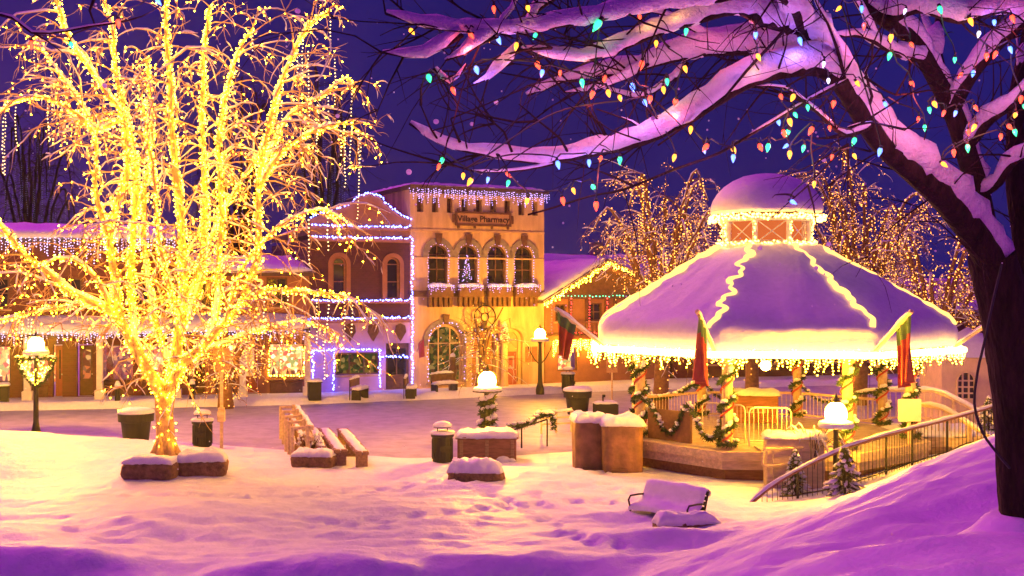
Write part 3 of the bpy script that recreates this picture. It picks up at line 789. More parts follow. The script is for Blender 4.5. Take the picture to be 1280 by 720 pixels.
# ================================================================== shop arcade on the left
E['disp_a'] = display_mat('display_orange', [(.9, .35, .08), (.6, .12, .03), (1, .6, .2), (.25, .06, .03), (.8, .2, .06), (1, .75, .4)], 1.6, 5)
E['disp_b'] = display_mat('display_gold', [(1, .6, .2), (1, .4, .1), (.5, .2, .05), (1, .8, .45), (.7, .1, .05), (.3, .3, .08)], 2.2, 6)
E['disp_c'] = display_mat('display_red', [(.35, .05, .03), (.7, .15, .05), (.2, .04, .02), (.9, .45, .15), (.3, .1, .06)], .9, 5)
def arcade(fa, label, H, bays, canopy_z, wall_m, roof_m, seed):
    """bays: (px0, px1, kind) kind = window / door / entry"""
    R_ = random.Random(seed)
    rt = fa.root('shop_building', label, 'building'); Ls = fa.L
    holes, items = [], []
    for (p0, p1, kind, em) in bays:
        a, _ = fa.loc(p0, 450); b, _ = fa.loc(p1, 450)
        zb = .75 if kind == 'window' else .12
        holes.append(rect(a, b, zb, 2.35)); items.append((a, b, zb, kind, em))
    nup = max(2, int(Ls / 2.4)); up = []
    for i in range(nup):
        up.append(((i + .5) * Ls / nup, canopy_z + 1.0, .9, 1.3))
    m = MB(); m.sheet(rect(0, Ls, -.3, H), holes + [rect(c - w_ / 2, c + w_ / 2, z, z + h) for c, z, w_, h in up], 0, .3)
    m.box(0, .3, .3, 9, -.3, H); m.box(Ls - .3, Ls, .3, 9, -.3, H); m.build('wall', M[wall_m], rt)
    for c, z, w_, h in up: window(rt, c, z, w_, h, False, 'umber', 'dark_glass', .08, .2, (1, 1), True)
    for a, b, zb, kind, em in items:
        if kind == 'window':
            m = MB(); m.sheet(rect(a, b, zb, 2.35), [rect(a + .07, b - .07, zb + .07, 2.28)], .02, .12)
            m.box(a, b, -.10, .0 - .004, zb - .12, zb - .01, .02); wf = m.build('show_window', M['umber'], rt)
            p = MB(); p.box(a + .07, b - .07, .06, .07, zb + .07, 2.28); p.build('pane', M['glass'], wf)
            d = MB(); d.box(a - .05, b + .05, .95, 1.0, zb - .05, 2.45); d.build('glow_backdrop', E[em], wf)  # backdrop emits its own glow in place of lamps inside
            d = MB(); d.box(a, b, .3, .95, zb - .05, zb + .04)
            x = a + .2
            while x < b - .15:                      # goods standing in the window
                h = R_.uniform(.2, .75); r = R_.uniform(.06, .14)
                if R_.random() < .5: d.lathe([(r, 0), (r * .8, h * .5), (.0, h)], (x, R_.uniform(.4, .7), zb + .04), 8)
                else: d.box(x - r, x + r, .5, .5 + r, zb + .04, zb + h * .6, .01)
                x += R_.uniform(.22, .4)
            d.build('goods', M['wood_red'], wf)
            d = MB(); d.box(a + .05, b - .05, -.06, -.004, .1, zb - .14, .03); d.build('panel', M['umber'], wf)
        else:
            m = MB(); m.sheet(rect(a + .02, b - .02, .12, 2.3), [rect(a + .16, b - .16, .85, 2.1)], .5, .58); dd = m.build('door', M['red_door' if kind == 'door' else 'umber'], rt)
            p = MB(); p.box(a + .16, b - .16, .53, .54, .85, 2.1); p.build('pane', E[em] if em else M['dark_glass'], dd)
            p = MB(); p.ball((b - .1, .46, 1.05), .035); p.build('handle', M['steel'], dd)
    # canopy posts and canopy with its load of snow
    m = MB(); m.sheet([(0, 0), (1, 0), (1, 1)], [], 0, 1); m.v, m.f = [], []
    d0 = 1.5
    m.add([(0, 0 - .004, canopy_z + .55), (Ls, -.004, canopy_z + .55), (Ls, -d0, canopy_z), (0, -d0, canopy_z), (0, -.004, canopy_z + .35), (Ls, -.004, canopy_z + .35), (Ls, -d0, canopy_z - .18), (0, -d0, canopy_z - .18)],
          [(0, 3, 2, 1), (4, 5, 6, 7), (3, 7, 6, 2), (0, 4, 7, 3), (1, 2, 6, 5)])
    cp = m.build('canopy', M[roof_m], rt)
    m = MB(); an = math.atan2(.55, d0)
    Mx = Matrix.Translation((0, -d0, canopy_z)) @ Matrix.Rotation(an, 4, 'X')
    snow_slab(m, 0, Ls, 0, math.hypot(d0, .55), 0, .26, int(Ls * 2), 6, .05, seed, Mx); m.build('snow_cover', M['snow'], cp, smooth_=True)
    k = max(2, int(Ls / 2.6))
    for i in range(k + 1):
        x = .12 + i * (Ls - .24) / k; p = MB(); p.box(x - .13, x + .13, -d0 + .05, -d0 + .3, .1, canopy_z - .183, .02); p.box(x - .2, x + .2, -d0, -d0 + .36, .1, .5, .02); p.build('post', M['white'], rt)
    # roof pitched back with snow
    m = MB(); m.add([(-.2, -.5, H - .1), (Ls + .2, -.5, H - .1), (Ls + .2, 5, H + .55), (-.2, 5, H + .55), (-.2, -.5, H - .3), (Ls + .2, -.5, H - .3), (Ls + .2, 5, H + .35), (-.2, 5, H + .35), ], [(0, 1, 2, 3), (7, 6, 5, 4), (0, 4, 5, 1), (1, 5, 6, 2), (2, 6, 7, 3), (3, 7, 4, 0)])
    rf = m.build('roof', M['brown_roof'], rt)
    m = MB(); Mx = Matrix.Translation((0, -.5, H - .1)) @ Matrix.Rotation(math.atan2(.65, 5.5), 4, 'X')
    snow_slab(m, -.2, Ls + .2, 0, 5.63, 0, .3, int(Ls * 2), 14, .05, seed + 4, Mx); m.build('snow_cover', M['snow'], rf, smooth_=True)
    return rt, d0

FL1 = Fac((-26.0, 46.45), (-14.6, 48.76))
FL2 = Fac((-14.6, 48.76), (-9.02, 49.9))
arcade(FL1, 'long red brick shop with white posts and lit windows behind the tree', 7.0, [(-90, -50, 'window', 'disp_b'), (-30, 14, 'window', 'disp_b'), (28, 62, 'window', 'disp_a'), (66, 78, 'door', None), (96, 116, 'entry', 'disp_c'), (124, 168, 'window', 'disp_c'), (176, 206, 'window', 'disp_a')], 2.9, 'shop_wall', 'brown_roof', 2)
arcade(FL2, 'narrower shop with gold lit display window and snowy blue canopy', 5.6, [(242, 256, 'entry', None), (268, 294, 'window', 'disp_b'), (300, 322, 'door', 'warmwin'), (336, 380, 'window', 'disp_b')], 2.95, 'ochre', 'brown_roof', 8)
for fa, lab, sd in ((FL1, 'icicle lights on the canopy edge of the long brick shop', 3), (FL2, 'icicle lights on the canopy edge of the narrower shop', 9)):
    light_string(lab, 'icicle lights', 'icicle lights along the shop canopies', [[fa.w(0, -1.58, 2.9), fa.w(fa.L, -1.58, 2.9)]], .1, .028, E['shopice'], .03, (.2, .55, .1), name='icicle_lights', seed=sd)
light_string('white icicle lights along the roof eave of the long brick shop', 'icicle lights', None, [[FL1.w(0, -.6, 6.85), FL1.w(FL1.L, -.6, 6.85)]], .1, .03, E['shopice'], .03, (.5, 1.2, .12), name='icicle_lights', seed=21)
light_string('warm bulbs framing the gold display window of the narrower shop', 'string lights', None, [[FL2.wp(336, 470, -.1), FL2.wp(380, 469, -.1), FL2.wp(380, 436, -.1), FL2.wp(336, 436, -.1), FL2.wp(336, 470, -.1)]], .12, .03, E['gazebo'], .02)

# ================================================================== timber cottage
FC = Fac((1.62, 54.9), (8.2, 58.2))
zE, zP = 4.3, 6.15
Lc = FC.L; xm = FC.loc(752, 400)[0]
rt = FC.root('timber_cottage', 'half timbered cottage with snowy gable roof behind the gazebo', 'building')
g0, g1, z0 = FC.loc(697, 470)[0], FC.loc(722, 470)[0], .7
uwp = [(FC.loc(701, 391)[0], 3.15, .62, .85), (FC.loc(743, 391)[0], 3.15, .9, .9), (FC.loc(775, 391)[0], 3.15, .7, .9)]
m = MB(); m.sheet([(0, -.3), (Lc, -.3), (Lc, zE), (xm, zP), (0, zE)], [rect(g0, g1, z0, 2.0)] + [rect(c - a / 2, c + a / 2, b, b + h) for c, b, a, h in uwp], 0, .3); m.box(0, .3, .3, 9, -.3, zE); m.box(Lc - .3, Lc, .3, 9, -.3, zE); m.build('wall', M['ochre'], rt)
m = MB()
for px in (712, 733, 757, 768): 
    s_ = FC.loc(px, 400)[0]; m.box(s_ - .09, s_ + .09, -.06, -.003, 2.6, zE + .0)
m.box(0, Lc, -.1, -.004, zE - .05, zE + .15, .01); m.box(0, Lc, -.1, -.004, 2.45, 2.62, .01)
m.sheet([(.6, zE + .16), (Lc - .6, zE + .16), (xm, zP - .3)], [], -.05, -.003); m.build('timber_frame', M['umber'], rt)
for c, b, a, h in uwp: window(rt, c, b, a, h, False, 'umber', 'dark_glass', .07, .15, (1, 1), True)
m = MB(); m.sheet(rect(g0, g1, z0, 2.0), [rect(g0 + .06, g1 - .06, z0 + .06, 1.94)], .05, .15); wf = m.build('show_window', M['umber'], rt)
m = MB(); m.box(g0, g1, .7, .75, z0 - .1, 2.1); m.build('glow_backdrop', E['disp_b'], wf)
m = MB(); m.box(g0 + .06, g1 - .06, .1, .11, z0 + .06, 1.94); m.build('pane', M['glass'], wf)
m = MB(); m.box(.9, Lc * .55, -.75, -.06, 2.32, 2.44, .02)
for i in range(16): 
    x = .95 + i * (Lc * .55 - 1.0) / 15; m.box(x - .02, x + .02, -.73, -.69, 2.45, 3.05)
m.box(.9, Lc * .55, -.75, -.67, 3.06, 3.12, .01); m.build('balcony', M['wood_red'], rt)
def slope_roof(xa, za, xb, zb, y0, y1, th):
    m_ = MB(); dx, dz = xb - xa, zb - za; l = math.hypot(dx, dz); nx_, nz_ = -dz / l * th, dx / l * th
    if nz_ < 0: nx_, nz_ = -nx_, -nz_
    m_.add([(xa, y0, za), (xb, y0, zb), (xb, y1, zb), (xa, y1, za), (xa + nx_, y0, za + nz_), (xb + nx_, y0, zb + nz_), (xb + nx_, y1, zb + nz_), (xa + nx_, y1, za + nz_)],
           [(0, 1, 2, 3), (7, 6, 5, 4), (0, 4, 5, 1), (1, 5, 6, 2), (2, 6, 7, 3), (3, 7, 4, 0)])
    return m_
m = slope_roof(-.5, zE - .25, xm, zP, -.8, 9, .12); q_ = slope_roof(Lc + .5, zE - .25, xm + .003, zP, -.8, 9, .12); m.add(q_.v, q_.f); rf = m.build('roof', M['brown_roof'], rt)
m = MB()
for xa, sg_ in ((-.5, 1), (Lc + .5, -1)):
    l = math.hypot(xm - xa, zP - zE + .25); an = math.atan2(zP - zE + .25, abs(xm - xa))
    if sg_ > 0: Mx = Matrix.Translation((xa, 0, zE - .25 + .12)) @ Matrix.Rotation(-an, 4, 'Y')
    else: Mx = Matrix.Translation((xa, 0, zE - .25 + .12)) @ Matrix.Rotation(an, 4, 'Y') @ Matrix.Scale(-1, 4, (1, 0, 0))
    snow_slab(m, 0, l, -.8, 9, 0, .3, 14, 20, .04, 3, Mx)
m.build('snow_cover', M['snow'], rf, smooth_=True)
light_string('white icicle lights down both gable edges of the timber cottage', 'icicle lights', None, [[FC.w(-.5, -.86, zE - .3), FC.w(xm, -.86, zP - .05), FC.w(Lc + .5, -.86, zE - .3)]], .09, .03, E['gazebo'], .03, (.12, .3, .1), name='icicle_lights', seed=6)
light_string('green and white bulbs along the cottage tie beam', 'string lights', None, [[FC.w(.4, -.16, zE + .1), FC.w(Lc - .4, -.16, zE + .1)]], .2, .034, E['green'], .02)
for px, lab in ((688, 'next to the pharmacy'), (712, 'between pharmacy and middle window'), (735, 'on the post beside the middle window'), (757, 'under the gable peak')):
    s_ = FC.loc(px, 400)[0]
    light_string('vertical row of red bulbs on cottage timber ' + lab, 'string lights', 'red light rows on the cottage timbers', [[FC.w(s_, -.14, 2.6), FC.w(s_, -.14, zE)]], .14, .036, E['red'], .015)
light_string('red and white bulbs along the cottage balcony rail', 'string lights', None, [[FC.w(.9, -.8, 2.6), FC.w(Lc * .55, -.8, 2.6)]], .14, .032, E['red'], .02)
light_string('white icicle lights over the cottage shop window', 'icicle lights', None, [[FC.w(g0 - .3, -.2, 2.2), FC.w(g1 + .8, -.2, 2.2)]], .09, .03, E['gazebo'], .03, (.4, 1.1, .1), name='icicle_lights', seed=16)

# big roof behind, and a long low building behind the gazebo
rt = thing('tall_house', 'tall house with broad dark snowy roof behind the cottage', 'building', at(735, 365, 70).xy.to_3d(), .35)
m = MB(); m.box(-6, 8, 0, 9, -.3, 5.0); m.build('wall', M['lilac'], rt)
m = MB(); m.add([(-6.5, -.6, 4.8), (8.5, -.6, 4.8), (8.5, 4.5, 7.1), (-6.5, 4.5, 7.1), (-6.5, 9.6, 4.8), (8.5, 9.6, 4.8)], [(0, 1, 2, 3), (3, 2, 5, 4), (0, 3, 4), (1, 5, 2), (0, 4, 5, 1)]); rf = m.build('roof', M['brown_roof'], rt)
m = MB(); snow_slab(m, -6.5, 8.5, 0, 5.6, 0, .3, 20, 8, .02, 2, Matrix.Translation((0, -.6, 4.82)) @ Matrix.Rotation(math.atan2(2.3, 5.1), 4, 'X')); m.build('snow_cover', M['snow'], rf, smooth_=True)
for x_, z_ in ((2.4, 7.9), (-3.1, 7.5)):
    m = MB(); m.box(x_ - .35, x_ + .35, 3.7, 4.4, 5.8, z_, .03); m.build('chimney', M['grey_stone'], rf)
for i in range(4):
    window(rt, -4.5 + i * 3.4, 2.6, 1.1, 1.4, False, 'umber', 'dark_glass', .08, -.02, (1, 1), False)

FR = Fac((8.4, 58.4), (34, 66.0))
rt = FR.root('long_shop', 'long low dark shop row behind the gazebo posts', 'building')
hol = [rect(1.2 + i * 3.1, 3.4 + i * 3.1, .8, 2.3) for i in range(7)]
m = MB(); m.sheet(rect(0, FR.L, -.3, 3.6), hol, 0, .3); m.box(0, .3, .3, 8, -.3, 3.6); m.build('wall', M['shop_wall'], rt)
for i in range(7):
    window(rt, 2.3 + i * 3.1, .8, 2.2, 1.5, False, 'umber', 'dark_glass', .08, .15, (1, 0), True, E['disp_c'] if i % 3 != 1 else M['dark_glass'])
m = slope_roof(-.2, 0, 1, 0, 0, 1, .1); m = MB(); m.add([(-.3, -.8, 3.5), (FR.L + .3, -.8, 3.5), (FR.L + .3, 5, 5.4), (-.3, 5, 5.4)], [(0, 1, 2, 3)]); m.v += [(x, y, z - .2) for x, y, z in m.v[:4]]; m.f += [(7, 6, 5, 4), (0, 4, 5, 1), (1, 5, 6, 2), (3, 7, 4, 0)]
rf = m.build('roof', M['brown_roof'], rt)
m = MB(); snow_slab(m, -.3, FR.L + .3, 0, 6.1, 0, .3, 40, 10, .03, 5, Matrix.Translation((0, -.8, 3.5)) @ Matrix.Rotation(math.atan2(1.9, 5.8), 4, 'X')); m.build('snow_cover', M['snow'], rf, smooth_=True)
# ================================================================== octagonal bandstand
GX, GY = 7.03, 31.0
G0 = V((GX, GY, 0)); TH0 = math.radians(27)
def gp(deg, r, z): a = math.radians(deg); return V((r * math.cos(a), -r * math.sin(a), z))     # local; 90 deg faces the camera
VERT = [27 + 45 * k for k in range(8)]
def octr(deg, R, soft=.0):
    a = (deg - 27) % 45 - 22.5
    o = R * math.cos(math.radians(22.5)) / math.cos(math.radians(a))
    return lerp(o, R * .965, soft)
gz_root = thing('bandstand', 'octagonal white bandstand under a broad snow covered roof with lantern top', 'gazebo', G0)
FLOOR, EAVE = .72, 3.2
def octprism(m, R, z0, z1, R1=None):
    R1 = R1 or R
    a = [gp(d, R, z0) for d in VERT]; b = [gp(d, R1, z1) for d in VERT]
    m.add(a + b, [tuple(range(8)), tuple(range(15, 7, -1))] + [(i, 8 + i, 8 + (i + 1) % 8, (i + 1) % 8) for i in range(8)])
m = MB(); octprism(m, 4.0, -.3, .28); m.build('plinth', M['wood_red'], gz_root)
m = MB(); octprism(m, 4.25, .284, .50); octprism(m, 4.32, .504, FLOOR); m.build('deck', M['wood_pale'], gz_root)
m = MB(); 
mm = MB()
for k in range(8):                                    # a skin of trodden snow, its colour darkened to dim the deck
    pass
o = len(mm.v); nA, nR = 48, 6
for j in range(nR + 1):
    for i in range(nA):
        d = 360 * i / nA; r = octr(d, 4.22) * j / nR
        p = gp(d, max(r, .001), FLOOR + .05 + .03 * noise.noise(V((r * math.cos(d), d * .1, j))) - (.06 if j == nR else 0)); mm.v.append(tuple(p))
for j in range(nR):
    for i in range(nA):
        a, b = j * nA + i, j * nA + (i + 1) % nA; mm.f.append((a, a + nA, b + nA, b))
mm.build('deck_snow', M['dimmed_trodden'], gz_root, smooth_=True)
for d in VERT:
    m = MB(); b = gp(d, 3.8, 0); m.lathe([(.19, FLOOR), (.19, FLOOR + .18), (.14, FLOOR + .2), (.13, EAVE - .35), (.2, EAVE - .3), (.2, EAVE - .08)], (b.x, b.y, 0), 12); m.build('column', M['column_paint'], gz_root, smooth_=False)
m = MB(); octprism(m, 4.8, EAVE - .12, EAVE - .02); m.build('ceiling', M['white'], gz_root)
m = MB()
for i in range(8):
    a0, a1, b0, b1 = gp(VERT[i], 4.85, 0), gp(VERT[(i + 1) % 8], 4.85, 0), gp(VERT[i], 4.75, 0), gp(VERT[(i + 1) % 8], 4.75, 0)
    lo, hi = EAVE - .16, EAVE + .1
    vs = [p + UP * z for z in (lo, hi) for p in (a0, a1, b1, b0)]
    m.add(vs, [(0, 1, 2, 3), (7, 6, 5, 4), (0, 4, 5, 1), (2, 6, 7, 3)])
m.build('fascia', M['umber'], gz_root)
def ring_surface(prof, nA, nz=.0, seed=0, soft=.1):
    m = MB()
    for j, (R, z) in enumerate(prof):
        for i in range(nA):
            d = 360 * i / nA; a = math.radians(d)
            q = V((R * math.cos(a), R * math.sin(a), z))
            k = nz * (noise.noise(q * .9 + V((seed, 0, 0))) + .5 * noise.noise(q * 2.6 + V((0, seed, 0))) + .2 * noise.noise(q * 7))
            m.v.append(tuple(gp(d, octr(d, R, soft) + k * .35, z + k)))
    for j in range(len(prof) - 1):
        for i in range(nA):
            a, b = j * nA + i, j * nA + (i + 1) % nA; m.f.append((a, b, b + nA, a + nA))
    m.f.append(tuple(range(nA))); m.f.append(tuple(range((len(prof)) * nA - 1, (len(prof) - 1) * nA - 1, -1)))
    m.f[-2] = tuple(range(nA - 1, -1, -1)); m.f[-1] = tuple((len(prof) - 1) * nA + i for i in range(nA))
    for i in range(len(m.f)): m.f[i] = tuple(reversed(m.f[i]))
    return m
m = MB(); octprism(m, 4.78, EAVE + .0, 5.55, 1.35); m.build('roof', M['brown_roof'], gz_root)
rprof = [(4.7, 3.20), (4.86, 3.17), (4.93, 3.24), (4.98, 3.42), (4.99, 3.62), (4.94, 3.78), (4.80, 3.93), (4.4, 4.18), (3.9, 4.45), (3.3, 4.79), (2.7, 5.13), (2.2, 5.42), (1.8, 5.64), (1.5, 5.80), (1.36, 5.86), (1.1, 5.86)]
m = ring_surface(rprof, 160, .095, 2.0, .10); m.build('roof_snow', M['snow'], gz_root, smooth_=True)
# lantern
m = MB(); octprism(m, 1.28, 5.75, 5.95); octprism(m, 1.30, 6.52, 6.66); m.build('lantern_ring', M['white'], gz_root)
m = MB(); octprism(m, .98, 5.9, 6.55); m.build('lantern_core', emis('lantern_panel', (1.0, .20, .05), .75), gz_root)
for d in VERT:
    m = MB(); b = gp(d, 1.17, 0); m.lathe([(.09, 5.95), (.075, 6.0), (.075, 6.45), (.1, 6.52)], (b.x, b.y, 0), 8); m.build('lantern_post', M['white'], gz_root)
for i in range(8):
    a, b = gp(VERT[i], 1.15, 0), gp(VERT[(i + 1) % 8], 1.15, 0); a2, b2 = a.lerp(b, .1), a.lerp(b, .9)
    m = MB(); m.tube([a2 + UP * 5.97, b2 + UP * 6.5], .016, 4); m.tube([a2 + UP * 6.5, b2 + UP * 5.97], .016, 4); m.tube([a2 + UP * 5.98, b2 + UP * 5.98], .02, 4); m.build('lattice', M['white'], gz_root)
m = MB(); octprism(m, 1.5, 6.66, 6.76); octprism(m, 1.48, 6.762, 7.5, .5); m.build('lantern_roof', M['umber'], gz_root)
cp = [(1.3, 6.74), (1.52, 6.72), (1.6, 6.82), (1.58, 7.0), (1.52, 7.15), (1.40, 7.32), (1.22, 7.5), (.98, 7.66), (.66, 7.79), (.32, 7.86), (.02, 7.88)]
m = ring_surface(cp, 64, .03, 5.0, .8); m.build('lantern_snow', M['snow'], gz_root, smooth_=True)
# low wooden rail panels between the columns on the near sides
def rail_panel(d0, d1, h=.78):
    a, b = gp(d0, 3.8, FLOOR), gp(d1, 3.8, FLOOR); m = MB(); t = (b - a).normalized()
    a, b = a + t * .2, b - t * .2
    m.tube([a + UP * h, b + UP * h], .04, 6); m.tube([a + UP * .12, b + UP * .12], .03, 6)
    k = int((b - a).length / .13)
    for i in range(k + 1): p = a.lerp(b, i / k); m.tube([p + UP * .12, p + UP * h], .012, 4)
    m.build('railing', M['wood_pale'], gz_root)
for d0, d1 in ((207, 252), (252, 297), (162, 207), (297, 342)): rail_panel(d0, d1)
m = MB(); a, b = gp(160, 3.72, FLOOR), gp(119, 3.72, FLOOR)
t_ = (b - a).normalized(); nrm = V((t_.y, -t_.x, 0)); a, b = a + t_ * .15, a.lerp(b, .62)
m.add([a + UP * .03, b + UP * .03, b + UP * .82, a + UP * .82] + [p + nrm * .06 for p in (a + UP * .03, b + UP * .03, b + UP * .82, a + UP * .82)], [(0, 1, 2, 3), (7, 6, 5, 4), (0, 4, 5, 1), (1, 5, 6, 2), (2, 6, 7, 3), (3, 7, 4, 0)])
m.build('rail_board', M['rust'], gz_root)
# ceiling lamp shown burning beneath the eave
def W(p): return G0 + p

pl_ = thing('ceiling_lamp', 'bright ceiling lamp burning under the bandstand eave', 'lamp', W(gp(103, 3.3, EAVE - .42)))
m = MB(); m.ball((0, 0, 0), .13, 10, 6); m.build('globe', E['lamp_ceiling'], pl_)
m = MB(); m.tube([(0, 0, .29), (0, 0, .13)], .02, 6); m.lathe([(.1, .11), (.08, .17)], (0, 0, 0), 10); m.build('mount', M['iron'], pl_)
# icicle lights and the bright rope under the eave
ring = [W(gp(d, 5.11, EAVE - .03)) for d in VERT] + [W(gp(VERT[0], 5.11, EAVE - .03))]
light_string('thick curtain of warm white icicle lights round the bandstand eave', 'icicle lights', None, [ring], .042, .019, E['gazebo'], .035, (.22, .58, .07), name='icicle_lights', seed=44)
m = MB(); m.tube([p - UP * .05 for p in ring], .085, 8, False); tag(m.build('rope_light', E['eave_rope'], None, ring[0]), 'glowing rope light running along the bandstand eave edge', 'rope light')
r2 = [W(gp(d, 1.62, 6.66)) for d in VERT] + [W(gp(VERT[0], 1.62, 6.66))]
light_string('warm bulbs under the eave of the bandstand lantern roof', 'string lights', None, [r2, [p - UP * .08 for p in r2]], .06, .035, E['lantern'], .02)
posts = []
for d in VERT:
    posts.append([W(gp(d, 1.27, 5.95)), W(gp(d, 1.27, 6.55))])
light_string('warm bulbs wound on the posts of the bandstand lantern', 'string lights', None, posts + [[W(gp(d, 1.36, 5.93)) for d in VERT + [VERT[0]]]], .05, .03, E['lantern'], .03)
# rope lights melted into the snow down the roof hips
def roof_z(r):
    for (R0, z0), (R1, z1) in zip(rprof[3:], rprof[4:]):
        if R1 <= r <= R0: return z0 + (z1 - z0) * (R0 - r) / max(1e-6, R0 - R1)
    return 5.86
labs = {117: 'glowing rope light zigzagging down the front hip of the bandstand roof', 72: 'glowing rope light down the hip of the bandstand roof facing the railing', 162: 'glowing rope light down the bandstand roof hip facing the shops', 27: 'glowing rope light down the bandstand roof hip behind the dark tree', 207: 'glowing rope light on the far hip of bandstand roof towards the pharmacy'}
for d, lab in labs.items():
    pts = []
    for i in range(61):
        t = i / 60; r = lerp(1.42, 4.88, t)
        off = (math.sin(t * 26 + d) * .10 + .06 * math.sin(t * 61)) * (1.0 if d == 117 else .55)
        a = math.radians(d); tang = V((math.sin(a), math.cos(a), 0))
        pts.append(W(gp(d, r, roof_z(r / .985) + .03) + tang * off))
    m = MB(); m.tube(pts, [.092 * (.75 + .45 * noise.noise(p * 3)) for p in pts], 6); o = m.build('rope_light', E['rope'], None, pts[0]); tag(o, lab, 'rope light', 'rope lights on the bandstand roof hips')
# garlands wound up the columns
gn, gs_, gr = MB(), MB(), MB(); R_ = random.Random(12)
pts = []
for i in range(60):
    t = i / 59; a = t * 2 * PI * 3.2; pts.append(V((.17 * math.cos(a), .17 * math.sin(a), t * 2.1)))
garland_mesh(gn, gs_, pts, .15, R_, 34, .16)
rp = [V((.155 * math.cos(t * 2 * PI * 3.2 + 1.9), .155 * math.sin(t * 2 * PI * 3.2 + 1.9), t * 2.1)) for t in [i / 70 for i in range(71)]]
gr.tube(rp, .028, 4, True)
garland_mesh(gn, gs_, [V((.2 * math.cos(k * PI / 8), .2 * math.sin(k * PI / 8), .1)) for k in range(17)], .14, R_, 30, .2)
gproto = None
names = {27: 'on the column beside the ramp', 72: 'on the near column behind the lamp by the railing', 117: 'on the front column with the ceiling lamp', 162: 'on the column beside the brown crates', 207: 'on the back column hidden behind the crates', 252: 'on the back column under the red flag', 297: 'on the back column beside the wooden counter', 342: 'on the back column behind the white board'}
for d in VERT:
    lab = 'red and green garland wound ' + names[d]
    if gproto is None:
        gproto = thing('garland', lab, 'garland', W(gp(d, 3.8, FLOOR + .05)), 0, 'garlands wound round the bandstand columns')
        gn.build('needles', M['needles'], gproto); gs_.build('snow_cover', M['twig_snow'], gproto, smooth_=True, kind='stuff'); gr.build('ribbon', M['ribbon'], gproto)
    else: dup(gproto, W(gp(d, 3.8, FLOOR + .05)), d * .7, lab)
def swag(pts, label, r=.10, seed=1):
    R_ = random.Random(seed); org = V(pts[0]); t = thing('garland_swag', label, 'garland', org, 0, 'garland swags along the bandstand')
    a, b = MB(), MB(); garland_mesh(a, b, spline(pts, .1), r, R_, 30, .35); a.build('needles', M['needles'], t, org); b.build('snow_cover', M['twig_snow'], t, org, smooth_=True, kind='stuff')
def on_edge(d0, d1, t, r, z): return W(gp(d0, r, 0).lerp(gp(d1, r, 0), t) + UP * z)
swag([on_edge(162, 117, t, 3.86, z) for t, z in ((.02, 1.78), (.16, 1.62), (.3, 1.05), (.42, 1.0), (.52, 1.5), (.58, 1.72), (.66, 1.45), (.76, .98), (.86, .95), (.94, 1.35), (1, 1.6))], 'drooping green garland in two loops between the front columns', .13, 3)
swag([on_edge(207, 252, t, 3.86, z) for t, z in ((.0, 1.6), (.3, 1.45), (.6, 1.5), (.85, 1.72), (1, 1.9))], 'snowy garland laid along the back rail towards the shops', .13, 4)
swag([on_edge(252, 297, t, 3.86, z) for t, z in ((.02, 1.85), (.2, 1.35), (.4, 1.45))], 'short garland hanging on the back rail by counter', .11, 5)
swag([on_edge(297, 342, t, 3.86, z) for t, z in ((.0, 1.8), (.3, 1.3), (.6, 1.55), (1, 1.75))], 'drooping garland between the back columns behind the lamp', .10, 6)
# flags on poles at the roof corners
def flag(d, label, h, seed, green=True):
    base = W(gp(d, 4.75, EAVE - .1)); t = thing('corner_flag', label, 'flag', base, -math.radians(d), 'flags on the bandstand corners')
    R_ = random.Random(seed); tip = V((1.45, 0, 1.05))
    m = MB(); m.tube([(0, 0, 0), tip], .04, 6); m.ball(tip, .06, 6, 4); m.build('pole', M['wood_pale'], t)
    for nm, z0, z1, mt in (('cloth', .28, 1.0, M['flag_red']), ('green_band', 0, .28, M['flag_green'])):
        m = MB(); nu, nv = 14, 8
        for j in range(nv + 1):
            for i in range(nu + 1):
                s = i / nu; v = lerp(z0, z1, j / nv)
                p = tip * (.98 - .36 * s * (1 - .5 * v)) - UP * (v * h * .88 + .02)
                p = V((p.x * 1.0, .13 * math.sin(s * 13 + seed + v) * (.25 + v) + .02, p.z)); m.v.append(tuple(p))
        for j in range(nv):
            for i in range(nu): a = j * (nu + 1) + i; m.f.append((a, a + 1, a + nu + 2, a + nu + 1))
        m.build(nm, mt, t, smooth_=True)
    m = MB(); R2 = [tip * k + UP * .035 for k in [i / 10 for i in range(11)]]; snow_tube(m, R2, [.028] * 11, .05, R_); m.build('snow_cover', M['twig_snow'], t, smooth_=True)
flag(162, 'red flag on the snowy slanting pole towards the cottage', 1.25, 1)
flag(117, 'narrow red flag hanging before the front hip of bandstand roof', 1.7, 2)
flag(72, 'red and green flag at the bandstand corner above the white board', 1.7, 3)
flag(27, 'red flag on bandstand corner half behind the dark tree trunk', 1.4, 4)
# things standing on the deck
def lidded(name, label, cat, loc, rot, w_, d_, h_, mt, sh=.14, lid=.06, parts=None):
    t = thing(name, label, cat, loc, rot)
    m = MB(); m.box(-w_ / 2, w_ / 2, -d_ / 2, d_ / 2, 0, h_, .02); b = m.build('body', M[mt], t)
    m = MB(); m.box(-w_ / 2 - .05, w_ / 2 + .05, -d_ / 2 - .05, d_ / 2 + .05, h_ + .003, h_ + lid, .015); m.build('lid', M[mt], t)
    m = MB(); snow_slab(m, -w_ / 2 - .05, w_ / 2 + .05, -d_ / 2 - .05, d_ / 2 + .05, h_ + lid, sh, 10, 6, .03, loc[0]); m.build('snow_cover', M['snow'], t, smooth_=True)
    return t
t = lidded('serving_counter', 'brown wooden serving counter with snow on top inside the bandstand', 'counter', V((942 - 640, 0, 0)) / F * 33.0 + V((0, 33.0, FLOOR + .05)), -.1, 1.35, .7, .78, 'wood_red')
